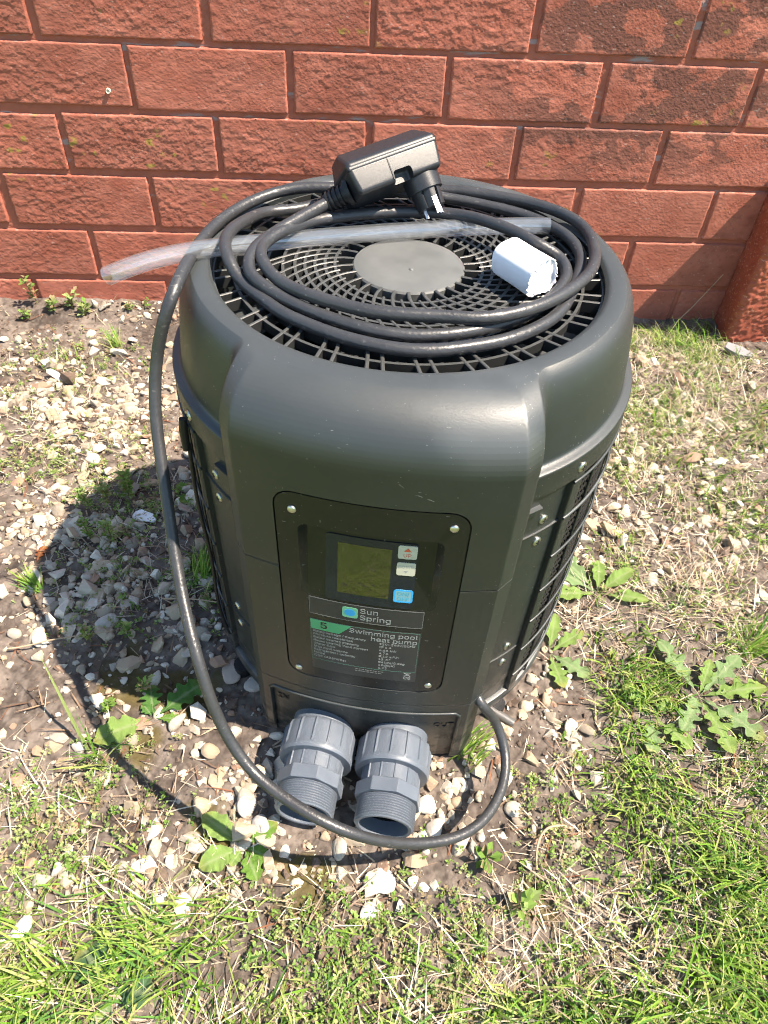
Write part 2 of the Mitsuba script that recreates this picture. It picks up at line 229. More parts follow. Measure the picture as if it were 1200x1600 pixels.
def scatter(k, n, power=1.0, box=(-1.15, 1.3, -1.62, -0.012), jitter=0.5, freq=14):
    """n points, thicker where the density map says so, in clumps"""
    out = []
    while sum(map(len, out)) < n:
        x, y = rng.uniform(box[0], box[1], 4 * n), rng.uniform(box[2], box[3], 4 * n)
        w = dens(k, x, y) ** power * (1 - jitter + 2 * jitter * ss(0.3, 0.7, meshkit.fbm(np.stack([x, y, x * 0], -1) * freq, 2, 3 + ord(k))))
        ok = rng.uniform(0, 1, 4 * n) < w * 0.8
        lx, ly = (x - 0.0688), (y + 0.8541)
        ux, uy = lx * 0.98173 - ly * 0.19029, lx * 0.19029 + ly * 0.98173
        ok &= ~(np.hypot(ux, uy) < 0.25) & ~((np.abs(ux) < 0.14) & (uy > -0.25) & (uy < 0)) & ~((x > 0.89) & (y > -0.13))
        out.append(np.stack([x, y], -1)[ok])
    return np.vstack(out)[:n]

# ---------------------------------------------------------------- wall
H_B, BED0 = 0.11666, 0.5267
def course_z(c): return BED0 - (c - 1) * H_B, BED0 - (c - 2) * H_B        # bottom and top of course c (course 1 lies over the top full joint)
wall = thing('brick_wall', 'terracotta painted wall of long rough blocks with recessed joints', 'wall')
add('brick_wall__mortar', (np.array([[x, y, z] for x in (-3.0, 3.0) for y in (0.0035, 0.2) for z in (-0.25, 1.0)]), boxm(0, 1, 0, 1, 0, 1)[1]), 'm_mortar')
def brick_face(x0, x1, z0, z1, step, seed, smooth_side):
    nx, nz = max(3, int((x1 - x0) / step)), max(3, int((z1 - z0) / step))
    x, z = np.meshgrid(np.linspace(x0, x1, nx), np.linspace(z0, z1, nz), indexing='ij')
    P = np.stack([x, x * 0 + seed * 0.37, z], -1)
    ex, ez = np.minimum(x - x0, x1 - x), np.minimum(z - z0, z1 - z)
    jit = 0.0022 * (meshkit.fbm(P * 55, 2, 4) - 0.5)
    e = np.minimum(ex, ez) + jit * 1.5
    rnd = 0.0038
    edge = np.where(e < rnd, 1 - np.sqrt(np.clip(1 - (1 - np.clip(e, 0, rnd) / rnd) ** 2, 0, 1)), 0)
    rough = (1 - 0.75 * smooth_side) * (0.45 + 0.75 * ss(0.35, 0.65, meshkit.fbm(P * 5, 2, 9)))
    d = 0.0028 * (meshkit.fbm(P * 9, 2, 6) - 0.5)
    fl = meshkit.fbm(P * np.array([85, 1, 105]), 3, 8); f2 = meshkit.fbm(P * np.array([36, 1, 48]), 3, 13)
    d = d + rough * (0.0008 * ss(0.49, 0.53, fl) + 0.0006 * ss(0.60, 0.64, fl) + 0.0004 * ss(0.50, 0.53, f2) + 0.0011 * (meshkit.fbm(P * 170, 2, 21) - 0.5) + 0.0010 * (meshkit.fbm(P * 260, 1, 22) - 0.5))
    y = -0.0015 - d * 0.58 + edge * 0.006
    rim = (ex <= 1e-9) | (ez <= 1e-9)
    y = np.where(rim, 0.006, y)
    sx, sz = jit * (ex < 0.004) * np.sign(x - (x0 + x1) / 2), jit * (ez < 0.004) * np.sign(z - (z0 + z1) / 2)
    return np.stack([x + sx, y, z + sz], -1).reshape(-1, 3), grid_faces(nx, nz)
J = 0.0105
bi = 0
for c in range(-2, 7):
    z0, z1 = course_z(c)
    if c == 6: z0 = -0.075
    for i in range(-8, 9):
        x0 = (-0.542 if c % 2 else -0.393) + 0.3 * i + rng.normal(0, 0.002)
        a, b = x0 + J / 2, x0 + 0.3 - J / 2
        if b < -2.2 or a > 2.2: continue
        if a < 0.93 < b or (0.93 < a and b < 1.42): b = min(b, 0.924)
        if b - a < 0.03: continue
        seen = -1.0 < b and a < 1.0 and c > -1
        bi += 1
        ss_ = float(ss(0.30, 0.55, (a + b) / 2) * (1 if c >= 4 else 0.45)) if a > 0 else (0.35 if c >= 5 else 0.0)
        tw = rng.normal(0, 0.0012, 2)
        add('brick_wall__brick', brick_face(a, b, z0 + J * 0.45 + tw[0], z1 - J * 0.45 + tw[1], 0.0023 if seen else 0.012, bi, ss_), 'm_brick', smooth=True)
add('brick_wall__wall_plug', tuple(lathe([(0.0022, -0.001), (0.0022, 0.003), (0.0042, 0.0035), (0.0042, 0.0), (0.0045, -0.001)], 20)) if False else
    (lambda v, f: (np.stack([v[:, 0] - 0.437, -v[:, 2] - 0.004, v[:, 1] + 0.446], -1), f))(*lathe([(0.0, -0.0005), (0.0020, -0.0005), (0.0022, 0.0022), (0.0040, 0.0026), (0.0046, -0.004)], 20)), 'm_cream', label='small cream wall plug set into a block')

# pier: rough cast, rounded front corner
def pier_mesh():
    path = [(0.924, 0.012)]
    path += [(0.905 + 0.019 * (1 - k / 24), 0.012 - k / 24 * 0.100) for k in range(1, 25)]
    cxp, cyp, r = 0.905 + 0.014, -0.094, 0.014
    path += [(cxp - r * math.cos(t), cyp - r * math.sin(t)) for t in np.linspace(0.15, math.pi / 2, 8)]
    path += [(x, cyp - r) for x in np.arange(cxp + 0.003, 1.36, 0.0032)] + [(1.38, -0.09), (1.38, 0.012)]
    path = np.array(path); z = np.arange(-0.09, 0.335, 0.0032)
    N = np.gradient(path, axis=0); N = np.stack([N[:, 1], -N[:, 0]], -1); N /= np.linalg.norm(N, axis=1, keepdims=True)
    Pp = np.concatenate([np.broadcast_to(path[:, None], (len(path), len(z), 2)), np.broadcast_to(z[None, :, None], (len(path), len(z), 1))], -1).copy()
    d = 0.0034 * (meshkit.fbm(Pp * 110, 2, 41) - 0.5) + 0.0050 * (meshkit.fbm(Pp * 190, 1, 42) - 0.5) + 0.006 * (meshkit.fbm(Pp * 12, 2, 43) - 0.5)
    Pp[..., :2] += N[:, None] * d[..., None]
    top = len(z) - 1
    v = Pp.reshape(-1, 3); f = grid_faces(len(path), len(z))
    ring = np.arange(len(path)) * len(z) + top
    v = np.vstack([v, [1.15, 0.0, 0.335]])
    cap = np.stack([ring[:-1], ring[1:], np.full(len(ring) - 1, len(v) - 1)], 1)
    return v, np.vstack([f[:, ::-1], cap[:, ::-1]])
add('wall_pier', pier_mesh(), 'm_render', smooth=True, label='terracotta roughcast pier standing out from the right end of the wall', cat='pier')

# ---------------------------------------------------------------- heat pump: local frame, x right, -y front, z up
UA = math.radians(-10.97); UO = np.array([0.0688, -0.8541, 0.0])
UX, UY = np.array([math.cos(UA), math.sin(UA), 0]), np.array([-math.sin(UA), math.cos(UA), 0])
def U(v):
    v = np.asarray(v, float); return UO + v[..., :1] * UX + v[..., 1:2] * UY + v[..., 2:] * np.array([0, 0, 1.0])
def uadd(key, mesh, b, **k):
    v, f = (mesh if isinstance(mesh, tuple) else (np.asarray(mesh.vertices), np.asarray(mesh.faces)))
    return add(key, (U(v), f), b, **k)
HP = thing('heat_pump', 'dark grey barrel shaped pool heat pump with round top grille and control panel', 'heat pump')
XB, HW = 0.006, 0.1390
def front_y(x): return -(0.243 + 0.020 * (1 - ((np.asarray(x) - XB) / HW) ** 2))
TOPZ, RG = 0.556, 0.198

def bib_solid(inset=0.0, z0=0.004, z1=TOPZ, fillet=0.056, edge_r=0.018):
    """the flat-fronted block of the housing: bowed front, rounded vertical edges, big rounding up to the top"""
    xs = np.linspace(XB - HW, XB + HW, 25)
    poly = Polygon([(x, front_y(x)) for x in xs] + [(XB + HW, -0.06), (XB - HW, -0.06)]).buffer(-edge_r - inset).buffer(edge_r - 0.001, quad_segs=1).buffer(0.001, quad_segs=3)
    c = xsec(poly)
    m = m3.Manifold.extrude(c, z1 - z0, 36).translate([0, 0, z0])
    def warp(v):
        v = v.copy(); z = v[:, 2]
        k = 1 - 0.020 * z / 0.54
        v[:, 0] = XB + (v[:, 0] - XB) * k
        return v
    m = m.warp_batch(warp)
    prof = [(-0.40, -0.1), (-0.40, z1 - fillet)]
    yt = -0.263 + inset
    prof = [(0.1, z0 - 0.01), (yt, z0 - 0.01), (yt, z1 - inset - fillet)] + [(yt + fillet - fillet * math.cos(a), z1 - inset - fillet + fillet * math.sin(a)) for a in np.linspace(0.06, math.pi / 2, 16)] + [(0.1, z1 - inset)]
    cs = xsec(Polygon(prof))
    cut = m3.Manifold.extrude(cs, 0.6).translate([0, 0, -0.3]).rotate([90, 0, 90])       # profile y,z swept along x
    return m ^ cut
def revolve(pts, n=144):
    return m3.Manifold.revolve(m3.CrossSection([np.array(pts)]), n)
def slab(z0, z1): return m3.Manifold.cube([1.2, 1.2, z1 - z0]).translate([-0.6, -0.6, z0])
def prism(poly, y0, y1):
    """x,z outline pushed along y"""
    c = xsec(poly)
    return m3.Manifold.extrude(c, y1 - y0).rotate([90, 0, 0]).translate([0, y1, 0])

def smax(a, b, k):
    h = np.clip(0.5 + 0.5 * (a - b) / k, 0, 1); return a * h + b * (1 - h) + k * h * (1 - h)
TH = np.linspace(0, 2 * np.pi, 960, endpoint=False)                       # 0 = front, turning towards the right
def bib_radius(z, fillet=0.056, edge_r=0.018, inset=0.0):
    k = 1 - 0.020 * z / 0.54
    xs = np.linspace(-HW, HW, 41)
    poly = Polygon([(XB + x * k, front_y(XB + x)) for x in xs] + [(XB + HW * k, 0.06), (XB - HW * k, 0.06)])
    o = fillet - math.sqrt(max(fillet ** 2 - max(z - (TOPZ - fillet), 0) ** 2, 0)) + inset
    poly = shapely.affinity.translate(poly.buffer(-edge_r - 0.3 * o).buffer(edge_r - 0.001, quad_segs=1).buffer(0.001, quad_segs=3), 0, 0.7 * o)
    e = ring_pts(poly, 2400); t = np.arctan2(e[:, 0], -e[:, 1]) % (2 * np.pi); i = np.argsort(t)
    return np.interp(TH, t[i], np.hypot(e[i, 0], e[i, 1]), period=2 * np.pi)
def ring_pts(poly, n=96):
    e = poly.exterior; return np.array([e.interpolate(t, normalized=True).coords[0] for t in np.linspace(0, 1, n, endpoint=False)])
def cap_radius(z):
    zs = [0.4300, 0.4320, 0.4590, 0.4610, 0.4622, 0.4645, 0.472, 0.490, 0.505, 0.518, 0.530, 0.540, 0.549, 0.5552, 0.5558]
    rs = [0.2460, 0.2470, 0.2470, 0.2462, 0.2415, 0.2378, 0.2366, 0.2344, 0.2326, 0.2306, 0.2282, 0.2252, 0.2210, 0.2150, 0.2140]
    from scipy.interpolate import PchipInterpolator
    return float(PchipInterpolator(zs, rs)(z))
rows = []
ft = np.minimum(TH, 2 * np.pi - TH)
for z in (0.3557, 0.372, 0.388, 0.404, 0.416, 0.4285):
    rows.append((np.where(ft < math.radians(54), bib_radius(z), 0.168), z))
for z in [0.4300, 0.4305, 0.4320, 0.4400, 0.4500, 0.4580, 0.4592, 0.4602, 0.4610, 0.4617, 0.4624, 0.4634, 0.4647, 0.467, 0.470, 0.476, 0.482, 0.488, 0.494, 0.500, 0.505, 0.510, 0.515, 0.520, 0.5245, 0.529, 0.533, 0.537, 0.5405, 0.5435, 0.546, 0.5483, 0.5502, 0.5520, 0.5535, 0.5546, 0.5553, 0.5558]:
    kk = 0.001 + 0.014 * float(ss(0.480, 0.552, z)) ** 1.5
    rows.append((smax(bib_radius(z), np.full(len(TH), cap_radius(z)), kk), z))
rt = rows[-1][0]
for u_, z in ((0.35, TOPZ + 0.0002), (0.8, TOPZ), (1.0, TOPZ - 0.0012), (1.004, TOPZ - 0.004)):
    rows.append((rt * (1 - min(u_, 1)) + (RG - 0.003 * (u_ > 1)) * min(u_, 1), z))
rows += [(np.full(len(TH), RG - 0.004), 0.542), (np.full(len(TH), RG - 0.004), 0.40), (np.full(len(TH), 0.16), 0.3557)]
vv = np.concatenate([np.stack([r * np.sin(TH), -r * np.cos(TH), np.full(len(TH), z)], -1) for r, z in rows])
ff = grid_faces(len(rows), len(TH), True); n_ = len(vv); q_ = np.arange(len(TH)); last_ = (len(rows) - 1) * len(TH)
ff = np.vstack([ff, np.stack([last_ + q_, last_ + (q_ + 1) % len(TH), q_ * 0 + n_], 1), np.stack([(q_ + 1) % len(TH), q_, q_ * 0 + n_ + 1], 1)])
um = trimesh.Trimesh(np.vstack([vv, [0, 0, 0.40], [0, 0, 0.3557]]), ff, process=False)
if um.volume < 0: um.invert()
UPPER = um
bib = bib_solid()
hole = revolve([(0, 0.36), (RG - 0.004, 0.36), (RG - 0.003, 0.5515), (RG - 0.0005, 0.5545), (RG + 0.0015, 0.60), (0, 0.60)], 128)
fan_room = revolve([(0, 0.38), (RG - 0.004, 0.38), (RG - 0.004, 0.45), (0, 0.45)], 96)
panel_poly = rrect(-0.0805, 0.0925, 0.169, 0.461, 0.019)
pocket = prism(panel_poly.buffer(0.0016), -0.4, -0.1) - bib_solid(0.0045)
upper = man(UPPER)
lower = bib ^ slab(0.1382, 0.3543)
core = bib_solid(0.0042) ^ slab(0.01, 0.42)
plinth = bib ^ slab(0.0, 0.1370)
port_poly = rrect(-0.108, 0.120, -0.03, 0.1175, 0.012)
plinth = plinth - (prism(port_poly, -0.4, -0.1) - bib_solid(0.0042, edge_r=0.014))
upper = upper - pocket - prism(rrect(-0.062, 0.0755, 0.3205, 0.4265, 0.009), -0.3, -0.235)
assert upper.volume() > 0
lower = lower - pocket
def housing(name, m, **k):
    t = tm(m); t.merge_vertices(); return uadd('heat_pump__' + name, t, 'm_housing', smooth=32, **k)
housing('upper_shell', upper); housing('lower_shell', lower); housing('plinth', plinth)
lipx = np.r_[np.full(8, -0.110), np.linspace(-0.104, 0.116, 40), np.full(8, 0.122)]
lipz = np.r_[np.linspace(0.020, 0.112, 8), np.full(40, 0.1185), np.linspace(0.112, 0.020, 8)]
uadd('heat_pump__plinth_lip', sweep(np.stack([lipx, -(0.243 + 0.020 * (1 - ((lipx - XB) / HW) ** 2)) - 0.0002, lipz], -1), 0.0019, 8), 'm_housing', smooth=True)
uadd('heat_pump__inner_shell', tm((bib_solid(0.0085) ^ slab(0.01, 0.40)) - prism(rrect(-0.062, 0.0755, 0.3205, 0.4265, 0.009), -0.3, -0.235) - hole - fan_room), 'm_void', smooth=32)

# lower drum: tray, coil behind a wire guard, columns with screws
uadd('heat_pump__base_tray', tm(revolve([(0, 0.008), (0.232, 0.008), (0.245, 0.016), (0.2475, 0.030), (0.2450, 0.036), (0.240, 0.038), (0, 0.038)])), 'm_housing', smooth=35)
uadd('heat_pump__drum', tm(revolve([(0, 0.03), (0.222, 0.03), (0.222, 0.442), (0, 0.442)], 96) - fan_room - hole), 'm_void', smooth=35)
coil = []
for s in (-1, 1):
    for k in range(70):                                                  # fins of the heat exchanger
        a = math.radians(-38 + 180 * k / 69 * 0.62) if s > 0 else math.pi - math.radians(-38 + 180 * k / 69 * 0.62)
        ca, sa = math.cos(a), math.sin(a)
        v, f = boxm(0.222, 0.2425, -0.0010, 0.0010, 0.04, 0.438)
        coil.append((np.stack([v[:, 0] * ca - v[:, 1] * sa, v[:, 0] * sa + v[:, 1] * ca, v[:, 2]], -1), f))
    for k in range(36):
        z = 0.046 + k * 0.0109
        a0 = -0.68 if s > 0 else math.pi - 1.32
        v, f = lathe([(0.2395, z - 0.0016), (0.2432, z - 0.0016), (0.2432, z + 0.0016), (0.2395, z + 0.0016)], 40, a0, a0 + 2.0)
        coil.append((v, f))
uadd('heat_pump__coil_mesh', cat_meshes(coil), 'm_black', kind='stuff')
for z in (0.075, 0.135, 0.195, 0.255, 0.315, 0.375, 0.425):             # guard wires, from one column round the back to the other
    th = np.linspace(math.radians(-40), math.radians(220), 130)
    uadd('heat_pump__guard_wire', sweep(np.stack([0.2468 * np.cos(th), 0.2468 * np.sin(th), np.full(130, z)], -1), 0.0016, 6), 'm_housing', smooth=True)
for k in range(14):
    a = math.radians(-30 + 240 * k / 13)
    uadd('heat_pump__guard_bar', sweep(np.array([[0.2442 * math.cos(a), 0.2442 * math.sin(a), z] for z in np.linspace(0.03, 0.442, 6)]), 0.0014, 6), 'm_housing', smooth=True)
def screw(parent, P, N, r=0.0048):
    N = np.asarray(N, float) / np.linalg.norm(N)
    a = np.cross(N, [0, 0, 1]); a /= np.linalg.norm(a); b = np.cross(N, a)
    v, f = lathe([(r, -0.001), (r, 0.0008), (r * 0.92, 0.0016), (r * 0.6, 0.0024), (0.0, 0.0027)], 20)
    tr = lambda v: np.asarray(P) + v[:, :1] * a + v[:, 1:2] * b + v[:, 2:] * N
    key = number(parent + '__screw'); uadd(key, (tr(v), f), 'm_screw', smooth=40)
    x = [boxm(-r * 0.55, r * 0.55, -r * 0.13, r * 0.13, 0.001, 0.0029), boxm(-r * 0.13, r * 0.13, -r * 0.55, r * 0.55, 0.001, 0.00295)]
    if parent == 'heat_pump': uadd(key + '__cross_slot', tuple((tr(cat_meshes(x)[0]), cat_meshes(x)[1])), 'm_slot')
for s in (-1, 1):
    # column plate between block and guard, a narrow rib and two brackets
    def arc(r0, r1, d0, d1, z0, z1, n=10):
        aa = np.radians(np.linspace(d0, d1, n)); pts = [(r0 * math.sin(t), -r0 * math.cos(t)) for t in aa] + [(r1 * math.sin(t), -r1 * math.cos(t)) for t in aa[::-1]]
        if s < 0: pts = [(-x, y) for x, y in pts]
        return tm(m3.Manifold.extrude(xsec(Polygon(pts).buffer(0.0015)), z1 - z0).translate([0, 0, z0]))
    uadd('heat_pump__column', arc(0.205, 0.2385, 31, 52, 0.034, 0.4415), 'm_housing', smooth=35)
    uadd('heat_pump__column_rib', arc(0.230, 0.2450, 50.5, 53.5, 0.034, 0.4415), 'm_housing', smooth=35)
    uadd('heat_pump__bracket', arc(0.215, 0.2440, 33, 41, 0.405, 0.411), 'm_housing', smooth=35)
    uadd('heat_pump__bracket', arc(0.215, 0.2398, 33, 51, 0.139, 0.141), 'm_housing', smooth=35)
    uadd('heat_pump__bracket', arc(0.215, 0.2405, 33, 51, 0.367, 0.3685), 'm_housing', smooth=35)
    for rr, dg, z in ((0.2402, 44, 0.385), (0.2402, 44, 0.352), (0.2402, 44.5, 0.158), (0.2402, 44.5, 0.122)):
        t = math.radians(dg) * s; screw('heat_pump', (rr * math.sin(t), -rr * math.cos(t), z), (math.sin(t), -math.cos(t), 0), 0.0055)
    t = math.radians(51) * s; screw('heat_pump', (0.2468 * math.sin(t), -0.2468 * math.cos(t), 0.444), (math.sin(t), -math.cos(t), 0), 0.0058)
    uadd('heat_pump__foot', tm(m3.Manifold.cylinder(0.02, 0.011, 0.012, 24).translate([0.178 * s, -0.168, -0.004])), 'm_black', smooth=35)
uadd('heat_pump__drain_nozzle', sweep([(0.165, -0.175, 0.012), (0.185, -0.183, 0.010), (0.203, -0.190, 0.007)], 0.0058, 14), 'm_housing', smooth=40)
# sensor and its lead hanging at the left flank
uadd('heat_pump__sensor', sweep([(-0.202, -0.150, 0.434), (-0.203, -0.151, 0.42), (-0.2032, -0.152, 0.395)], [0.0038, 0.0046, 0.0042], 12), 'm_black', smooth=40)
uadd('heat_pump__sensor_lead', sweep(spline([(-0.2005, -0.150, 0.400), (-0.202, -0.152, 0.36), (-0.2025, -0.1525, 0.30), (-0.201, -0.151, 0.22), (-0.2025, -0.153, 0.15), (-0.196, -0.150, 0.06)], 40), 0.0023, 8), 'm_black', smooth=True)

# ---- top grille: hub, rings, swirled ribs; fan below
GZ = 0.5475
def uz(v): return v
gr = add_grille = 'heat_pump__grille'
hub = tm(revolve([(0, 0.536), (0.055, 0.536), (0.057, 0.538), (0.057, GZ - 0.0025), (0.0555, GZ - 0.0008), (0.050, GZ + 0.0004), (0.038, GZ + 0.0012), (0.030, GZ + 0.0005), (0.014, GZ + 0.0002), (0, GZ + 0.0002)], 96))
uadd(gr + '__hub', hub, 'm_hub', smooth=35)
uadd(gr + '__hub_pip', tm(m3.Manifold.sphere(0.0028, 16).scale([1, 1, 0.6]).translate([0.004, -0.012, GZ])), 'm_hub', smooth=True)
for i, r in enumerate([0.0745, 0.0845, 0.0945, 0.1045, 0.1145, 0.1265, 0.142, 0.157, 0.1745, 0.1945]):
    w = 0.0015
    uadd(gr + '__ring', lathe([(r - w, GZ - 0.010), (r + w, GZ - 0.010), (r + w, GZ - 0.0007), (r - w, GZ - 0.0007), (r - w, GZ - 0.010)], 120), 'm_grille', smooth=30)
def rib(a0, r0, r1, sw, w=0.00125, zt=GZ):
    r = np.linspace(r0, r1, 14); u = np.clip((r - 0.057) / (RG - 0.057), 0, 1)
    th = a0 + sw * (0.25 * u + 0.75 * ss(0.02, 0.80, u))
    p = np.stack([r * np.cos(th), r * np.sin(th)], -1); t = np.gradient(p, axis=0); t /= np.linalg.norm(t, axis=1, keepdims=True)
    n = np.stack([-t[:, 1], t[:, 0]], -1)
    sec = [(-w, zt - 0.011), (w, zt - 0.011), (w, zt - 0.0006), (w * 0.5, zt), (-w * 0.5, zt), (-w, zt - 0.0006)]
    v = np.stack([np.concatenate([p + n * o, np.full((len(r), 1), z)], 1) for o, z in sec], 1).reshape(-1, 3)
    return v, grid_faces(len(r), len(sec), True)
NR = 26
for k in range(NR):
    a = 2 * math.pi * k / NR
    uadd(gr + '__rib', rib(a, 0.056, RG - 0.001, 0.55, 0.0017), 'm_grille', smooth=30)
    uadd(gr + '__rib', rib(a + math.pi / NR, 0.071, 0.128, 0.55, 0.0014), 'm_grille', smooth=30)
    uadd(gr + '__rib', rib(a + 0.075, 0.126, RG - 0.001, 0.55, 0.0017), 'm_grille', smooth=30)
fan = 'heat_pump__fan'
uadd(fan + '__fan_hub', tm(m3.Manifold.cylinder(0.04, 0.05, 0.046, 48).translate([0, 0, 0.47])), 'm_fan', smooth=35)
for k in range(5):
    a0 = 2 * math.pi * k / 5 + 0.5
    rr, tt = np.meshgrid(np.linspace(0.046, 0.186, 14), np.linspace(-0.42, 0.42, 12), indexing='ij')
    th = a0 + tt * (0.9 + 0.5 * (rr / 0.186)) + (rr - 0.046) * 2.2
    z = 0.492 + tt * 0.052 * (1.2 - 0.3 * rr / 0.186)
    top = np.stack([rr * np.cos(th), rr * np.sin(th), z + 0.0013], -1).reshape(-1, 3); bot = top - [0, 0, 0.0026]
    f = grid_faces(14, 12)
    uadd(fan + '__blade', cat_meshes([(top, f), (bot, f[:, ::-1])]), 'm_fan', smooth=True)

# ---- control panel
CP = 'heat_pump__control_panel'
def wdepth(z): return 0.0120 * np.clip((np.asarray(z) - 0.322) / 0.103, 0, None)
def fmap(v, h0=0.0, wedge=False):
    """x, z, height over the bowed front -> local"""
    v = np.asarray(v, float)
    y = front_y(v[:, 0]) + (wdepth(v[:, 1]) if wedge else 0) - (v[:, 2] + h0)
    return np.stack([v[:, 0], y, v[:, 1]], -1)
def plate(poly, t, h0, wedge=False, size=0.012):
    m = trimesh.creation.extrude_polygon(poly, t, engine='earcut')
    v, f = trimesh.remesh.subdivide_to_size(m.vertices, m.faces, size)
    return fmap(v, h0, wedge), f
def text(s, x, z, h, h0, b, parent, align='l', wedge=False, bold=False, depth=0.00015, name='lettering'):
    m = text_mesh(s, h, depth, bold); v = np.array(m.vertices); w = v[:, 0].max() - v[:, 0].min()
    off = {'l': 0, 'r': -w, 'c': -w / 2}[align] - v[:, 0].min()
    v[:, 0] += x + off; v[:, 1] += z
    uadd(parent + '__' + name, (fmap(v, h0, wedge), np.asarray(m.faces)), b)
# panel plate with the display hollow cut out: a frame plate and a sunk wedge floor with walls
hol = rrect(-0.0600, 0.0735, 0.3225, 0.4245, 0.009)
pl = m3.Manifold.extrude(xsec(panel_poly), 0.0032)
pl = pl.refine_to_length(0.010)
fr = tm(pl); fr = (fmap(fr.vertices, -0.0036), np.asarray(fr.faces))
frame = trimesh.Trimesh(*fr, process=False)
hx, hz = np.meshgrid(np.linspace(-0.0600, 0.0735, 15), np.linspace(0.3225, 0.4245, 12), indexing='ij')
cutter = prism(hol, -0.4, -0.1)
fm = man(frame)
fm = fm - cutter if fm.status() == m3.Error.NoError else fm
uadd(CP, tm(fm), 'm_panel', smooth=30)
inner = hol.buffer(-0.0065, quad_segs=4)
# bevelled walls from the hollow's outline down to its floor, tilted: flush at the foot, deep at the head
o = ring_pts(hol); k = inner.exterior
i_ = np.array([k.interpolate(k.project(shapely.Point(q))).coords[0] for q in o])
i_[:, 1] = np.where(o[:, 1] < 0.326, o[:, 1], i_[:, 1])
vo = fmap(np.c_[o, np.full(len(o), -0.0004)]); vi = fmap(np.c_[i_, np.full(len(o), -0.0006)], wedge=True)
n = len(o); q = np.arange(n)
uadd(CP + '__hollow_wall', (np.vstack([vo, vi]), np.vstack([np.stack([q, (q + 1) % n, n + (q + 1) % n], 1), np.stack([q, n + (q + 1) % n, n + q], 1)])), 'm_panel', smooth=25)
uadd(CP + '__hollow_floor', plate(Polygon(i_).buffer(0.0004), 0.001, -0.0016, True), 'm_panel', smooth=25)
uadd('heat_pump__display', plate(rrect(-0.0355, 0.0508, 0.3242, 0.4092, 0.004), 0.0009, -0.0006, True), 'm_bezel', smooth=25)
uadd('heat_pump__display__screen', plate(rrect(-0.0238, 0.0268, 0.336, 0.4005, 0.001), 0.0003, 0.0003, True), 'm_lcd', smooth=25)
for z, b, s1, c1 in ((0.3992, 'm_button', 'UP', 'm_red'), (0.3782, 'm_button', 'DOWN', 'm_strip'), (0.3425, 'm_button_blue', 'ON/', 'm_ink')):
    kk = number('heat_pump__button'); uadd(kk, plate(rrect(0.0410 - 0.0088, 0.0410 + 0.0088, z - 0.0080, z + 0.0080, 0.0022), 0.0008, 0.0003, True), b, smooth=25)
    if s1 == 'UP':
        text('UP', 0.041, z - 0.0055, 0.0042, 0.0012, c1, kk, 'c', True)
        uadd(kk + '__arrow', plate(Polygon([(0.0375, z + 0.0012), (0.0445, z + 0.0012), (0.041, z + 0.0055)]), 0.00015, 0.0012, True), c1)
    elif s1 == 'DOWN':
        text('DOWN', 0.041, z + 0.0012, 0.0034, 0.0012, 'm_print', kk, 'c', True)
        uadd(kk + '__arrow', plate(Polygon([(0.0385, z - 0.0016), (0.0435, z - 0.0016), (0.041, z - 0.0050)]), 0.00015, 0.0012, True), 'm_print')
    else:
        text('ON/', 0.041, z + 0.0008, 0.0046, 0.0012, 'm_cyan', kk, 'c', True); text('OFF', 0.041, z - 0.0062, 0.0046, 0.0012, 'm_cyan', kk, 'c', True)
        rim = rrect(0.0410 - 0.0088, 0.0410 + 0.0088, z - 0.0080, z + 0.0080, 0.0022); uadd(kk + '__rim', plate(rim.buffer(0.0006).difference(rim.buffer(-0.0013)), 0.0002, 0.00105, True), 'm_blue')
# maker's strip
LS = 'heat_pump__logo_strip'
st = sbox(-0.0525, 0.2925, 0.0636, 0.3205)
uadd(LS, plate(st, 0.0004, -0.0004), 'm_strip', smooth=25)
uadd(LS + '__outline', plate(st.difference(st.buffer(-0.0006)), 0.00015, 0.0), 'm_print_dim')
uadd(LS + '__emblem', plate(rrect(-0.0182, -0.0022, 0.2985, 0.3155, 0.003), 0.0002, 0.0001), 'm_mint')
sun_ = [(-0.0102 + (0.0060 if k % 2 else 0.0052) * math.cos(k * math.pi / 24), 0.307 + (0.0060 if k % 2 else 0.0052) * math.sin(k * math.pi / 24)) for k in range(48)]
uadd(LS + '__emblem_sun', plate(Polygon(sun_), 0.0002, 0.0003), 'm_blue')
text('Sun', 0.0, 0.3085, 0.0078, 0.0001, 'm_print', LS); text('Spring', 0.0, 0.2975, 0.0078, 0.0001, 'm_print', LS)
# data label
DL = 'heat_pump__data_label'
lb = sbox(-0.0525, 0.1895, 0.0636, 0.2835)
uadd(DL, plate(lb, 0.0003, -0.0004), 'm_strip', smooth=25)
fr_ = sbox(-0.0525, 0.2085, 0.0625, 0.2830)
uadd(DL + '__outline', plate(fr_.difference(fr_.buffer(-0.0005)), 0.00015, -0.0001), 'm_teal')
uadd(DL + '__tab', plate(Polygon([(-0.0520, 0.2825), (-0.0085, 0.2825), (-0.0215, 0.2655), (-0.0520, 0.2655)]), 0.00015, -0.0001), 'm_green')
text('5', -0.0415, 0.2695, 0.0105, 0.00006, 'm_ink', DL, bold=True)
text('Swimming pool', 0.0605, 0.2725, 0.0072, -0.0001, 'm_print', DL, 'r'); text('heat pump', 0.0605, 0.2630, 0.0072, -0.0001, 'm_print', DL, 'r')
lines = [('Rated voltage / frequency', '220-240V/50Hz'), ('Moisture resistance', 'IP x 4'), ('Rated heating capacity', '4.65 kW'), ('Rated heating input current', '4.7A'), ('Water flow', '2.12 m³/h'), ('Max pool volume', '15 m³'), ('Refrigerant / quantity', 'R410a/0.8kg'), ('Noise', '49dB(A)'), ('COP (A26/W26)', '4.75')]
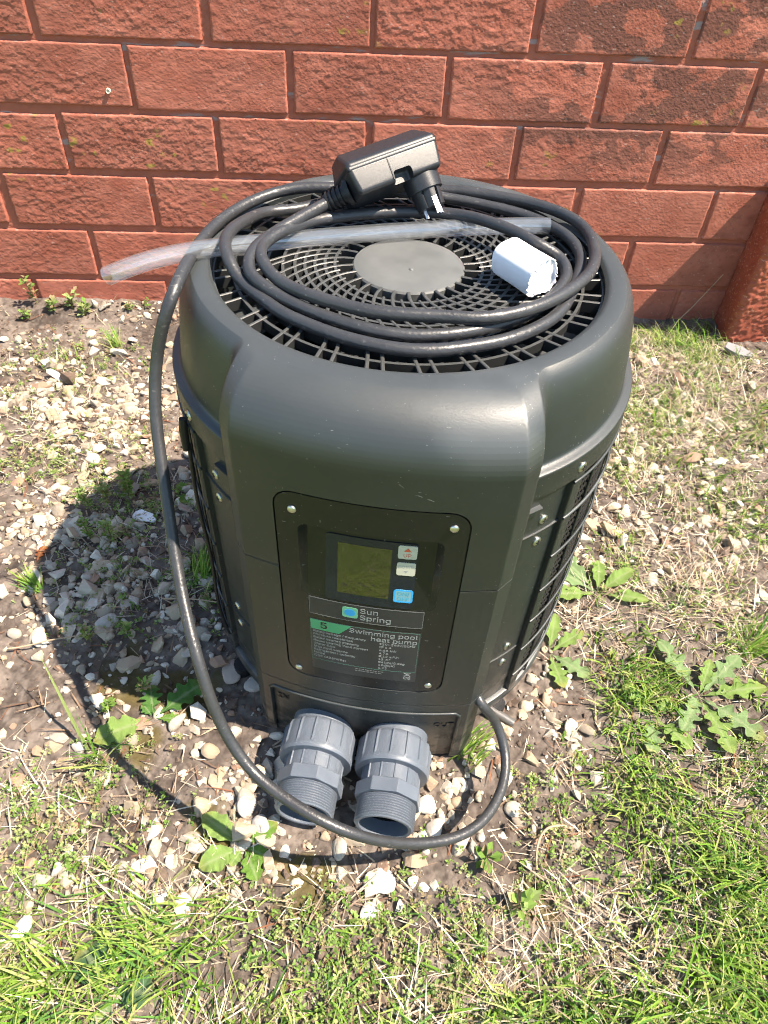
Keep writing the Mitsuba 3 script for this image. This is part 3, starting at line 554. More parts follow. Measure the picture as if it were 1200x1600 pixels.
for i, (a, b) in enumerate(lines):
    text(a, -0.0495, 0.2605 - 0.0058 * i, 0.0034, -0.0001, 'm_print', DL); text(b, 0.0215, 0.2575 - 0.0058 * i, 0.0034, -0.0001, 'm_print', DL)
fine = [(x0 + 0.0004, zz, x0 + w_) for zz, row in ((0.2040, (0.0035, 0.0022, 0.0030, 0.0045, 0.0026, 0.0050, 0.0020, 0.0034)), (0.2004, (0.0030, 0.0048, 0.0024, 0.0036, 0.0042, 0.0028, 0.0040))) for x0, w_ in zip(np.r_[0, np.cumsum(np.array(row) + 0.0008)[:-1]] - 0.004, row)]
uadd(DL + '__fine_print', cat_meshes([plate(sbox(a_, z_, b_, z_ + 0.0011), 0.00015, -0.0001) for a_, z_, b_ in fine]), 'm_print_dim', kind='stuff')
text('CE', 0.0540, 0.1945, 0.0048, -0.0001, 'm_print', DL, 'c')
bx = shapely.union_all([sbox(0.0515, 0.2018, 0.0565, 0.2022), shapely.LineString([(0.0505, 0.2005), (0.0575, 0.2070)]).buffer(0.0004), shapely.LineString([(0.0575, 0.2005), (0.0505, 0.2070)]).buffer(0.0004), sbox(0.0515, 0.2055, 0.0565, 0.2061)])
uadd(DL + '__bin_symbol', cat_meshes([plate(g, 0.00015, -0.0001) for g in getattr(bx, 'geoms', [bx])]), 'm_print')
for x, z in ((-0.0640, 0.4405), (0.0790, 0.4435), (-0.0690, 0.1800), (0.0785, 0.1835)):
    y = float(front_y(x)) + 0.0004; screw(CP, (x, y, z), ((x - XB) * 1.2, -1, 0), 0.0042)
text('IN', -0.1015, 0.088, 0.0095, -0.0043, 'm_black', 'heat_pump__plinth', depth=0.0012); text('OUT', 0.0935, 0.080, 0.0085, -0.0043, 'm_black', 'heat_pump__plinth', depth=0.0012)

# ---- pipe unions
def union(xc, zc, pitch):
    key = number('heat_pump__pipe_union')
    def put(name, v, f, smooth=35, b='m_pvc', tilt=True):
        # local lathe axis z -> towards the viewer (-y)
        w = np.stack([v[:, 0], -v[:, 2], v[:, 1]], -1)
        y = w[:, 1] + 0.24; c, s = math.cos(pitch), math.sin(pitch)
        w2 = np.stack([w[:, 0] + xc, -0.24 + y * c - w[:, 2] * s * 0, w[:, 2] + zc + y * s], -1)
        uadd(key + '__' + name, (w2, f), b, smooth=smooth)
    put('collar', *lathe([(0.030, 0.235), (0.0385, 0.236), (0.0385, 0.262), (0.0365, 0.268), (0.030, 0.268)], 64))
    th = np.arange(288) * 2 * np.pi / 288
    ribs = lambda n, ph=0: ss(0.90, 0.985, np.cos(n * th + ph))
    prof = [(0.0365, 0.264, 0), (0.0395, 0.2645, 0), (0.0430, 0.268, 1), (0.0442, 0.272, 1), (0.0446, 0.296, 1), (0.0455, 0.2995, 0), (0.0455, 0.3035, 0), (0.0440, 0.3060, 0), (0.0345, 0.3060, 0)]
    v = np.concatenate([np.stack([(r + 0.0017 * k * ribs(15)) * np.cos(th), (r + 0.0017 * k * ribs(15)) * np.sin(th), np.full(288, z)], -1) for r, z, k in prof])
    put('nut', v, grid_faces(len(prof), 288, True), 40)
    prof = [(0.030, 0.300, 0), (0.0345, 0.3005, 1), (0.0345, 0.326, 1), (0.030, 0.327, 0)]
    v = np.concatenate([np.stack([(r + 0.0014 * k * ribs(13)) * np.cos(th), (r + 0.0014 * k * ribs(13)) * np.sin(th), np.full(288, z)], -1) for r, z, k in prof])
    put('sleeve', v, grid_faces(len(prof), 288, True), 40)
    hexr = 0.0375 / np.cos((th + 0.25) % (np.pi / 4) - np.pi / 8)
    prof = [(0.80, 0.3245), (0.985, 0.3247), (1.0, 0.3255), (1.0, 0.3400), (0.985, 0.3412), (0.85, 0.3413)]
    v = np.concatenate([np.stack([hexr * k * np.cos(th), hexr * k * np.sin(th), np.full(288, z)], -1) for k, z in prof])
    put('hexagon', v, grid_faces(len(prof), 288, True), 25)
    p = [(0.0300, 0.338)]
    z = 0.3415
    while z < 0.3665: p += [(0.0333, z), (0.0352, z + 0.0012), (0.0352, z + 0.0015), (0.0333, z + 0.0026)]; z += 0.0029
    p += [(0.0336, 0.3680), (0.0328, 0.3690), (0.0295, 0.3690), (0.0288, 0.3680), (0.0286, 0.350)]
    put('bore_shade', *lathe([(0.0286, 0.3502), (0.0275, 0.3490), (0.0270, 0.25), (0.0, 0.25)], 64), 40, 'm_void')  # added black lining, its colour stands in for shade inside the pipe
    put('thread', *lathe(p, 96), 30)
    uadd(key + '__size_mark', (lambda m: (np.stack([np.asarray(m.vertices)[:, 0] + xc - 0.012, -0.327 - 0.002 - np.asarray(m.vertices)[:, 1], np.full(len(m.vertices), zc + 0.0) + 0.0372 + np.asarray(m.vertices)[:, 2]], -1), np.asarray(m.faces)[:, ::1]))(text_mesh('50', 0.005, 0.0004)), 'm_pvc') if False else None
    return key
union(-0.0435, 0.047, 0.0); union(0.0505, 0.047, 0.0)

# ---------------------------------------------------------------- things lying on the pump (pump frame)
CORD = np.array([(-0.0903,0.0518,0.5800), (-0.1058,0.0298,0.5770), (-0.1235,0.0006,0.5740), (-0.1378,-0.0274,0.5715), (-0.1429,-0.0637,0.5715), (-0.1383,-0.0859,0.5661), (-0.1217,-0.0998,0.5614), (-0.0982,-0.1131,0.5583), (-0.0594,-0.1306,0.5567), (-0.0195,-0.1429,0.5567), (0.0165,-0.1441,0.5559), (0.0577,-0.1320,0.5559), (0.0870,-0.1138,0.5552), (0.1139,-0.0902,0.5544), (0.1354,-0.0604,0.5544), (0.1514,-0.0255,0.5552), (0.1561,0.0022,0.5567), (0.1472,0.0218,0.5614), (0.1253,0.0283,0.5692), (0.1027,0.0439,0.5715), (0.0792,0.0573,0.5723), (0.0394,0.0801,0.5676), (-0.0126,0.0809,0.5645), (-0.0546,0.0656,0.5645), (-0.1043,0.0306,0.5669), (-0.1269,-0.0124,0.5723), (-0.1366,-0.0368,0.5715), (-0.1331,-0.0656,0.5723), (-0.1155,-0.0897,0.5676), (-0.0827,-0.1126,0.5669), (-0.0515,-0.1235,0.5669), (-0.0220,-0.1299,0.5669), (0.0139,-0.1294,0.5669), (0.0486,-0.1248,0.5669), (0.0772,-0.1206,0.5669), (0.1191,-0.0961,0.5669), (0.1528,-0.0577,0.5669), (0.1762,-0.0126,0.5661), (0.1836,0.0394,0.5645), (0.1713,0.0979,0.5637), (0.1310,0.1319,0.5645), (0.0765,0.1459,0.5645), (0.0263,0.1512,0.5630), (-0.0328,0.1442,0.5583), (-0.0882,0.1234,0.5552), (-0.1331,0.0792,0.5559), (-0.1590,0.0589,0.5583), (-0.1708,0.0189,0.5661), (-0.1760,-0.0198,0.5715), (-0.1734,-0.0470,0.5715), (-0.1623,-0.0723,0.5684), (-0.1486,-0.0868,0.5583), (-0.1242,-0.1060,0.5536), (-0.0990,-0.1275,0.5536), (-0.0661,-0.1449,0.5536), (-0.0357,-0.1558,0.5536), (-0.0070,-0.1616,0.5536), (0.0206,-0.1625,0.5536), (0.0473,-0.1567,0.5536), (0.0696,-0.1470,0.5536), (0.1008,-0.1291,0.5536), (0.1325,-0.0979,0.5536), (0.1509,-0.0660,0.5536), (0.1658,-0.0104,0.5536), (0.1723,0.0451,0.5536), (0.1555,0.0914,0.5544), (0.1208,0.1212,0.5552), (0.0920,0.1305,0.5567), (0.0357,0.1403,0.5583), (-0.0101,0.1368,0.5614), (-0.0522,0.1249,0.5661), (-0.0929,0.1098,0.5700), (-0.1336,0.0993,0.5700), (-0.1706,0.0754,0.5661), (-0.1987,0.0161,0.5630), (-0.2043,-0.0575,0.5614), (-0.2028,-0.1221,0.5520), (-0.2180,-0.1361,0.5080), (-0.2231,-0.1604,0.4500), (-0.2111,-0.1967,0.4000), (-0.1980,-0.2310,0.3550), (-0.1750,-0.2815,0.3100), (-0.1488,-0.3274,0.2720), (-0.1255,-0.3558,0.2150), (-0.0890,-0.3811,0.1720), (-0.0336,-0.4048,0.1580), (0.0211,-0.4141,0.1400), (0.0815,-0.3981,0.0940), (0.1376,-0.3714,0.0700), (0.1731,-0.3304,0.0600), (0.1859,-0.2726,0.0620), (0.1685,-0.2391,0.0900), (0.1500,-0.2380,0.1200), (0.1280,-0.2000,0.1280)])
HOSE = np.array([(-0.2701,-0.1045,0.5560), (-0.2506,-0.0994,0.5640), (-0.2312,-0.0844,0.5670), (-0.2040,-0.0569,0.5650), (-0.1760,-0.0267,0.5590), (-0.1430,-0.0049,0.5565), (-0.0578,0.0333,0.5565), (0.0327,0.0691,0.5565), (0.1001,0.0920,0.5565), (0.1401,0.1018,0.5565)])
PC = thing('power_cable', 'thick black rubber mains cable coiled on the pump, its end loop hanging in front', 'cable')
uadd('power_cable__cord', sweep(spline(CORD, 900), 0.0059, 16), 'm_cord', smooth=True)
# adaptor with breaker housing at the cable's free end
e3 = np.array([0.21, -0.72, 0.65]); e3 /= np.linalg.norm(e3)
e1 = np.array([0.90, 0.40, 0.19]); e1 -= e3 * (e1 @ e3); e1 /= np.linalg.norm(e1); e2 = np.cross(e3, e1)
PO = np.array([-0.034, 0.080, 0.596])
def plug_place(v):                                     # a along the housing, b towards its lid, c towards the bright flank
    v = np.asarray(v, float); v = v * 0.93; return PO + v[..., :1] * e1 + v[..., 1:2] * e2 + v[..., 2:] * e3
# e1.. are given in world directions: turn them into the pump frame
def w2u(d): return np.array([d @ UX, d @ UY, d[2]])
e1, e2, e3 = w2u(e1), w2u(e2), w2u(e3)
def rbox(a0, a1, b0, b1, c0, c1, r, taper=None):
    """box with all edges rounded"""
    s = m3.Manifold.sphere(r, 20)
    pts = []
    m = m3.Manifold.batch_hull([s.translate([x, y, z]) for x in (a0 + r, a1 - r) for y in (b0 + r, b1 - r) for z in (c0 + r, c1 - r)])
    return m
def hull_outline(o0, b0, o1, b1, r=0.0):
    m = [m3.Manifold.sphere(max(r, 0.0005), 14).translate([x, b, z]) for (x, z) in o0 for b in (b0,)] + [m3.Manifold.sphere(max(r, 0.0005), 14).translate([x, b, z]) for (x, z) in o1 for b in (b1,)]
    return m3.Manifold.batch_hull(m)
def pl(name, m, b='m_plug', smooth=35):
    t = tm(m); uadd('power_cable__' + name, (plug_place(t.vertices), np.asarray(t.faces)), b, smooth=smooth)
cor = lambda a0, a1, c0, c1: [(a0, c0), (a1, c0), (a1, c1), (a0, c1)]
base = hull_outline(cor(-0.044, 0.049, -0.026, 0.0235), -0.006, cor(-0.047, 0.052, -0.028, 0.0245), 0.014, 0.005)
notch = hull_outline(cor(-0.001, 0.014, 0.020, 0.05), -0.025, cor(-0.001, 0.014, 0.020, 0.05), -0.003, 0.0035)
pl('plug_base', base - notch)
pl('plug_base__flange', hull_outline(cor(-0.0493, 0.0543, -0.0303, 0.0270), 0.0165, cor(-0.0493, 0.0543, -0.0303, 0.0270), 0.018, 0.0028))
pl('plug_lid', hull_outline(cor(-0.047, 0.052, -0.028, 0.0240), 0.020, cor(-0.043, 0.048, -0.024, -0.004), 0.0370, 0.006))
def cyl_b(a, c, r0, r1, b0, b1, n=40): return m3.Manifold.cylinder(abs(b1 - b0), r1, r0, n).rotate([-90, 0, 0]).translate([a, b0, c]) if b1 > b0 else None
pl('plug_base__pin_mount', m3.Manifold.cylinder(0.018, 0.0200, 0.0212, 48).rotate([-90, 0, 0]).translate([0.034, -0.0265, 0.004]))
core_ = m3.Manifold.cylinder(0.021, 0.0155, 0.0172, 48).rotate([-90, 0, 0]).translate([0.034, -0.0455, 0.004])
for sgn in (-1, 1):
    core_ = core_ - m3.Manifold.cube([0.0035, 0.03, 0.012], True).rotate([0, 40, 0]).translate([0.034 + 0.006 * sgn, -0.042, 0.004 + 0.016])
pl('plug_base__pin_shroud', core_)
for sgn in (-1, 1):
    pl('plug_base__pin', m3.Manifold.cylinder(0.016, 0.0024, 0.0024, 20).rotate([-90, 0, 0]).translate([0.034 + 0.008 * sgn, -0.0540, 0.004 + 0.003 * sgn]), 'm_metal')
pl('plug_base__earth_clip', m3.Manifold.cube([0.006, 0.018, 0.0015], True).translate([0.034, -0.0455, 0.0198]), 'm_metal')
pl('plug_base__seam', hull_outline(cor(-0.0062, -0.0056, 0.02, 0.0287), -0.008, cor(-0.0062, -0.0056, 0.02, 0.0295), 0.014, 0.0004), 'm_black')
# ribbed boot where the cord enters the housing
b1_ = plug_place(np.array([[-0.049, 0.003, 0.0]]))[0]
bo = np.vstack([b1_ + (CORD[0] - b1_) * t for t in np.linspace(-0.12, 1.25, 60)])
rr = 0.0085 + 0.0020 * (np.sin(np.linspace(0, 1, 60) * 2 * np.pi * 6) > 0.1); rr[:10] = 0.0135
uadd('power_cable__boot', sweep(bo, 0.0, 20, r_fn=None) if False else (lambda p, r: sweep(p, r, 20))(bo, rr), 'm_black', smooth=35)

# clear hose
hs = spline(HOSE, 120); outer = sweep(hs, 0.0086, 28, caps=False); inner_ = sweep(hs, 0.0064, 28, caps=False)
n0 = len(outer[0]); ring0 = np.arange(28); last = n0 - 28
ends = []
for o in (0, last):
    a, b = o + ring0, o + (ring0 + 1) % 28
    q = np.vstack([np.stack([a, b, b + n0], 1), np.stack([a, b + n0, a + n0], 1)]); ends.append(q if o else q[:, ::-1])
uadd('clear_hose', (np.vstack([outer[0], inner_[0]]), np.vstack([outer[1], inner_[1][:, ::-1] + n0] + ends)), 'm_clear', smooth=40, label='offcut of clear plastic hose lying across the pump grille under the cable', cat='hose')

# white tube offcut with a torn end
def tube():
    A, B = np.array([0.0935, -0.0030, 0.5690]), np.array([0.1300, -0.0405, 0.5680])
    ax = (B - A) / np.linalg.norm(B - A); s = np.cross(ax, [0, 0, 1]); s /= np.linalg.norm(s); u = np.cross(s, ax)
    n, L = 72, np.linalg.norm(B - A); th = np.arange(n) * 2 * np.pi / n
    P = []
    rag = 0.0009 * np.interp(np.arange(n), np.arange(0, n + 1, 1), np.r_[r2 := np.random.default_rng(3).normal(0, 1, n), r2[0]]) + 0.0015 * np.sin(2 * th + 1)
    sect = [(0.0, 0.0, 0), (0.0155, 0.0, 0), (0.0180, 0.0010, 0), (0.0186, 0.0035, 0), (0.0185, L * 0.5, 0), (0.0189, L * 0.9, 0), (0.0191, L, 1), (0.0181, L + 0.0003, 1), (0.0170, L - 0.0018, 0.2), (0.008, L - 0.002, 0), (0.0, L - 0.0022, 0)]
    for r, z, k in sect:
        z_ = z + k * rag
        rr_ = r * (1 + 0.03 * np.cos(2 * th) - 0.055 * np.cos(4 * th + 0.6) + (0.02 * np.cos(3 * th + 1) * z / L))
        P.append(A + rr_[:, None] * (np.cos(th)[:, None] * s * 1.0 + np.sin(th)[:, None] * u) + z_[:, None] * ax)
    return np.vstack(P), grid_faces(len(sect), n, True)
uadd('white_tube', tube(), 'm_paper', smooth=40, label='short white tube with a torn ragged end lying on the cable coil', cat='tube')

# ---------------------------------------------------------------- stones
def rock(seed, k=22, flat=0.6):
    r = np.random.default_rng(seed); p = r.normal(0, 1, (k, 3)); p /= np.linalg.norm(p, axis=1, keepdims=True)
    p *= r.uniform(0.8, 1.1, (k, 1)); p[:, 0] *= r.uniform(1.0, 1.4); p[:, 2] *= flat * r.uniform(0.8, 1.25)
    h = trimesh.convex.convex_hull(p); return np.array(h.vertices), np.array(h.faces)
def rock_fine(seed, flat=0.6):
    v, f = rock(seed, 16, flat); m = trimesh.Trimesh(v, f, process=False)
    v, f = trimesh.remesh.subdivide_loop(v, f, 2); v = np.asarray(v)
    v = v * (1 + 0.12 * (meshkit.fbm(v * 2.2 + seed, 3, seed) - 0.5)[:, None])
    return v * 1.12, np.asarray(f)
PROTO = []
for s_ in range(14):
    v, f = rock(100 + s_, 13 + s_ % 5, 0.62)
    if s_ % 3 == 0: v, f = trimesh.remesh.subdivide_loop(v, f, 1); v = np.asarray(v) * 1.08
    PROTO.append((np.asarray(v)[np.asarray(f)].reshape(-1, 3), np.arange(3 * len(f)).reshape(-1, 3)) if s_ % 3 else (v, np.asarray(f)))
TONES = np.array([0.95, 0.92, 0.87]) * np.array([(0.47, 0.445, 0.41), (0.60, 0.58, 0.55), (0.44, 0.37, 0.29), (0.35, 0.28, 0.22), (0.28, 0.25, 0.22), (0.42, 0.37, 0.31), (0.34, 0.23, 0.18), (0.36, 0.345, 0.325), (0.52, 0.475, 0.41)])
TW = np.array([5, 4, 4, 2.2, 1.6, 3, 1.0, 2, 3]); TW = TW / TW.sum()
def place_many(protos, xy, size, sink=0.38, tilt=0.35, zoff=0.0):
    vs, fs, cs, o = [], [], [], 0
    for (x, y), s in zip(xy, size):
        v, f = protos[rng.integers(len(protos))]
        a, t1, t2 = rng.uniform(0, 2 * np.pi), rng.normal(0, tilt), rng.normal(0, tilt)
        R = trimesh.transformations.euler_matrix(t1, t2, a)[:3, :3]
        w = (v * s * rng.uniform(0.85, 1.15, 3)) @ R.T
        lo = w[:, 2].min(); w = w + [x, y, float(gh(x, y)) - lo - sink * s + zoff]
        c = np.clip(TONES[rng.choice(len(TONES), p=TW)] * rng.uniform(0.82, 1.1), 0, 0.78)
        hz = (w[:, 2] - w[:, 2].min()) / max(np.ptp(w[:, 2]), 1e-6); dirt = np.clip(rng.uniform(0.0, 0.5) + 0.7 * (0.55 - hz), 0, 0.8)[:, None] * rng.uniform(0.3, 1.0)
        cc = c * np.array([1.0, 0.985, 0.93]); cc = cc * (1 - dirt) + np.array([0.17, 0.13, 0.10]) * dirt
        vs.append(w); fs.append(f + o); cs.append(cc); o += len(w)
    return np.vstack(vs), np.vstack(fs), np.vstack(cs)
xy = scatter('r', 8000, 1.0)
size = np.clip(np.exp(rng.normal(math.log(0.0056), 0.52, len(xy))), 0.003, 0.0150)
v, f, c = place_many(PROTO, xy, size)
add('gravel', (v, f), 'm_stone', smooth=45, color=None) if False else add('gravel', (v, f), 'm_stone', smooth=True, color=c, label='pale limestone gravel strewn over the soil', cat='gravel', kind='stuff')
xy = scatter('r', 9000, 0.5)
v, f, c = place_many([rock(300 + k, 9, 0.7) for k in range(8)], xy, np.exp(rng.normal(math.log(0.0020), 0.35, len(xy))), 0.1)
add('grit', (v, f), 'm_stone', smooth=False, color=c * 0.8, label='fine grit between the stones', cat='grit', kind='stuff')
# clods of soil
xy = np.stack([rng.uniform(-1.1, 1.25, 9000), rng.uniform(-1.6, -0.02, 9000)], -1); xy = xy[np.hypot(xy[:, 0] - 0.069, xy[:, 1] + 0.854) > 0.2]
v, f, c = place_many([rock(400 + k, 10, 0.8) for k in range(8)], xy, np.exp(rng.normal(math.log(0.0028), 0.45, len(xy))), 0.3)
lum = rng.uniform(0.5, 1.0, len(f)); c = np.tile([[0.12, 0.088, 0.068]], (len(v), 1)) * (0.6 + 0.9 * meshkit.noise(v * 130)[:, None])
add('soil_crumbs', (v, f), 'm_dry', smooth=False, color=c, label='loose brown crumbs of soil', cat='soil', kind='stuff')
# the bigger stones one can point at
for x, y, s, tone, seed, lab in [
    (0.049, -1.268, 0.0165, (0.64, 0.61, 0.57), 1, 'largest white stone on the ground in front of the right pipe union'),
    (0.082, -1.270, 0.009, (0.60, 0.57, 0.52), 2, 'small white stone right beside the largest white one in front of the unions'),
    (0.030, -1.300, 0.012, (0.68, 0.63, 0.55), 3, 'cream stone lying in front of the largest white stone'),
    (0.000, -1.232, 0.016, (0.42, 0.37, 0.30), 4, 'brownish stone in the cable shadow between the two pipe unions'),
    (-0.112, -1.180, 0.0165, (0.40, 0.37, 0.34), 5, 'grey stone tucked behind the cable left of the left pipe union'),
    (-0.095, -1.203, 0.0150, (0.36, 0.34, 0.32), 6, 'second grey stone left of the left union, nearer the dandelion'),
    (-0.229, -1.203, 0.0145, (0.64, 0.59, 0.52), 7, 'large white wedge shaped stone on the lit ground left of the dandelion'),
    (-0.176, -1.290, 0.0145, (0.60, 0.55, 0.48), 8, 'large pale stone at the grass edge in front of the dandelion'),
    (-0.205, -1.285, 0.0125, (0.62, 0.58, 0.52), 9, 'white stone left of the pale one at the grass edge'),
    (-0.352, -1.305, 0.0155, (0.62, 0.57, 0.50), 10, 'lone white stone in the grass at the left edge of the photo'),
    (-0.155, -0.985, 0.0185, (0.38, 0.31, 0.26), 11, 'rounded brown stone in the shade beside the hanging cable'),
    (-0.118, -1.010, 0.016, (0.37, 0.33, 0.29), 12, 'square brownish stone in the shade just below the rounded one'),
    (-0.228, -0.905, 0.017, (0.30, 0.26, 0.22), 13, 'flat dark stone in the middle of the shade left of the pump'),
    (-0.435, -0.930, 0.014, (0.62, 0.57, 0.50), 14, 'white stone at the left rim of the pump shadow'),
    (-0.345, -0.905, 0.0175, (0.46, 0.42, 0.37), 15, 'long grey stone in the shade beside the small dark grass tuft'),
    (0.118, -1.215, 0.018, (0.40, 0.37, 0.34), 16, 'grey stone inside the cable loop right of the right union'),
    (0.105, -1.185, 0.016, (0.68, 0.62, 0.54), 17, 'cream stone inside the cable loop close to the right union'),
    (0.395, -0.600, 0.019, (0.46, 0.27, 0.19), 18, 'reddish stone beside the right flank of the pump')]:
    v, f = rock_fine(seed, 0.62); v = np.asarray(v) * s
    R = trimesh.transformations.euler_matrix(*np.random.default_rng(seed).uniform(-0.3, 0.3, 2), seed * 1.3)[:3, :3]; v = v @ R.T
    v = v + [x, y, float(gh(x, y)) - v[:, 2].min() - 0.22 * s]
    add('stone', (v, f), 'm_stone', smooth=50, color=None) if False else add('stone', (v, f), 'm_stone', smooth=True, color=np.broadcast_to(tone, (len(v), 3)) * (0.88 + 0.24 * meshkit.fbm(v * 90, 3, seed)[:, None]), label=lab, cat='stone')
# white shard, slate, twigs
def chip(name, pts, t, place, rotz, tilt, b, label, cat):
    m = tm(m3.Manifold.extrude(xsec(Polygon(pts)), t)); v = np.array(m.vertices) @ trimesh.transformations.euler_matrix(tilt[0], tilt[1], rotz)[:3, :3].T
    add(name, (v + [place[0], place[1], float(gh(*place)) + place[2] if len(place) > 2 else float(gh(*place)) + 0.008], np.asarray(m.faces)), b, label=label, cat=cat)
chip('plastic_shard', [(-0.022, -0.006), (-0.010, -0.0105), (0.006, -0.0095), (0.022, -0.0085), (0.0235, -0.003), (0.0165, 0.001), (0.014, 0.0065), (0.002, 0.0085), (-0.010, 0.012), (-0.019, 0.0065)], 0.003, (-0.329, -0.690), -0.30, (0.18, -0.12), 'm_white', 'flat white plastic shard on the shaded gravel left of the pump', 'shard')
chip('slate_piece', [(-0.03, -0.01), (0.0, -0.018), (0.03, -0.006), (0.034, 0.008), (0.005, 0.016), (-0.028, 0.012)], 0.006, (0.905, -0.170), -0.5, (0.1, 0.15), 'm_slate', 'grey piece of slate lying in the grass below the pier', 'slate')

# ---------------------------------------------------------------- plants
def blades(base, length, width, lean, az, curl, seg=3, cols=None, z0=None):
    """grass blades as tapering bent strips; returns v, f, colours"""
    n = len(base); u = np.linspace(0, 1, seg + 1)
    z0 = gh(base[:, 0], base[:, 1]) - 0.002 if z0 is None else z0
    d = np.stack([np.cos(az), np.sin(az)], -1); side = np.stack([-np.sin(az), np.cos(az), az * 0], -1)
    th = lean[:, None] + curl[:, None] * u[None] ** 1.3                       # angle from upright
    st = np.concatenate([np.zeros((n, 1)), (np.sin(th[:, 1:]) + np.sin(th[:, :-1])) / 2], 1).cumsum(1) / seg * length[:, None]
    ct = np.concatenate([np.zeros((n, 1)), (np.cos(th[:, 1:]) + np.cos(th[:, :-1])) / 2], 1).cumsum(1) / seg * length[:, None]
    ctr = np.stack([base[:, None, 0] + d[:, None, 0] * st, base[:, None, 1] + d[:, None, 1] * st, z0[:, None] + ct], -1)
    w = width[:, None] * np.clip(1.05 - u[None] ** 2.2, 0.06, 1) * 0.5
    tw = side + np.array([0, 0, 0.0])
    L, R = ctr - tw[:, None] * w[..., None], ctr + tw[:, None] * w[..., None]
    mid = ctr - np.stack([d[:, 0] * 0, d[:, 1] * 0, np.ones(n)], -1)[:, None] * (w * 0.35)[..., None]
    v = np.stack([L, mid, R], 2).reshape(-1, 3)
    k = 3 * (seg + 1); f = []
    for s in range(seg):
        a = 3 * s
        f += [(a, a + 1, a + 4), (a, a + 4, a + 3), (a + 1, a + 2, a + 5), (a + 1, a + 5, a + 4)]
    f = (np.array(f)[None] + (np.arange(n) * k)[:, None, None]).reshape(-1, 3)
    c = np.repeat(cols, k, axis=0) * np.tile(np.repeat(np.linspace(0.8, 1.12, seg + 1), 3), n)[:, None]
    return v, f, np.clip(c, 0, 0.9)
GREEN = np.array([(0.17, 0.31, 0.045), (0.24, 0.38, 0.065), (0.33, 0.43, 0.11), (0.12, 0.25, 0.06), (0.40, 0.43, 0.16)])
STRAW = np.array([(0.52, 0.455, 0.35), (0.43, 0.36, 0.27), (0.62, 0.56, 0.45), (0.31, 0.24, 0.18), (0.38, 0.27, 0.20)])
def pick(P, n, w=None): return P[rng.choice(len(P), n, p=w)] * rng.uniform(0.8, 1.2, (n, 1))
def field(name, k, n, lo, hi, wid, lean, curl, P, w, label, cat, b='m_leaf', power=1.2, freq=14, flow=None):
    xy = scatter(k, n, power, freq=freq, jitter=0.5)
    amt = 0.55 + 0.6 * dens(k, xy[:, 0], xy[:, 1])
    L = rng.uniform(lo, hi, n) * amt * (1 + 0.5 * ss(-1.25, -1.45, xy[:, 1]))
    az = rng.uniform(0, 2 * np.pi, n) if flow is None else flow + rng.normal(0, 1.0, n) + 2.2 * (meshkit.noise(np.c_[xy * 9, xy[:, :1] * 0]) - 0.5)
    return add(name, (lambda t: (t[:2], t[2]))(blades(xy, L, rng.uniform(*wid, n), rng.uniform(*lean, n), az, rng.uniform(*curl, n), 3, pick(P, n, w)))[0], b, smooth=False, label=label, cat=cat, kind='stuff') if False else _field(name, xy, L, wid, lean, az, curl, P, w, label, cat, b)
def _field(name, xy, L, wid, lean, az, curl, P, w, label, cat, b):
    n = len(xy); v, f, c = blades(xy, L, rng.uniform(*wid, n), rng.uniform(*lean, n), az, rng.uniform(*curl, n), 3, pick(P, n, w))
    return add(name, (v, f), b, smooth=False, color=c, label=label, cat=cat, kind='stuff')
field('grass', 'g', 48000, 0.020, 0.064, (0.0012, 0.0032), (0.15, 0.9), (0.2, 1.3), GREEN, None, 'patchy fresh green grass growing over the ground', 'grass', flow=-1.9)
nb = 9000; bx_ = np.stack([rng.uniform(-0.9, 1.2, nb), rng.uniform(-2.7, -1.58, nb)], -1)      # the lawn goes on towards the viewer
v, f, c = blades(bx_, rng.uniform(0.04, 0.10, nb), rng.uniform(0.002, 0.005, nb), rng.uniform(0.2, 1.0, nb), rng.uniform(0, 6.28, nb), rng.uniform(0.2, 1.2, nb), 3, pick(np.vstack([GREEN, STRAW[:2]]), nb))
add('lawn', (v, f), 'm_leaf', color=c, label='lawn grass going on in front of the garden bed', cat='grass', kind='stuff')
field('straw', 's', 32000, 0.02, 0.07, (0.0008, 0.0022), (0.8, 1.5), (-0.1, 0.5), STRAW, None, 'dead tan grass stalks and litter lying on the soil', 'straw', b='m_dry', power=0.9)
field('thatch', 'g', 15000, 0.012, 0.04, (0.0008, 0.0022), (1.0, 1.5), (-0.1, 0.3), STRAW * 0.85, None, 'matted dead thatch at the foot of the grass', 'straw', b='m_dry', power=0.8)
# thin scatter of bits everywhere
n = 3500; xy = np.stack([rng.uniform(-1.05, 1.2, n), rng.uniform(-1.6, -0.03, n)], -1); xy = xy[(np.hypot(xy[:, 0] - 0.069, xy[:, 1] + 0.854) > 0.25) & ~((xy[:, 0] > 0.88) & (xy[:, 1] > -0.13))]; n = len(xy)
v, f, c = blades(xy, rng.uniform(0.008, 0.045, n), rng.uniform(0.0008, 0.003, n), rng.uniform(1.25, 1.5, n), rng.uniform(0, 6.3, n), rng.uniform(-0.2, 0.2, n), 2, pick(np.array([(0.25, 0.17, 0.11), (0.15, 0.09, 0.06), (0.42, 0.34, 0.24), (0.20, 0.09, 0.05)]), n))
v[:, 2] += 0.004
add('plant_litter', (v, f), 'm_dry', color=c, label='dry brown plant litter scattered over soil and stones', cat='litter', kind='stuff')

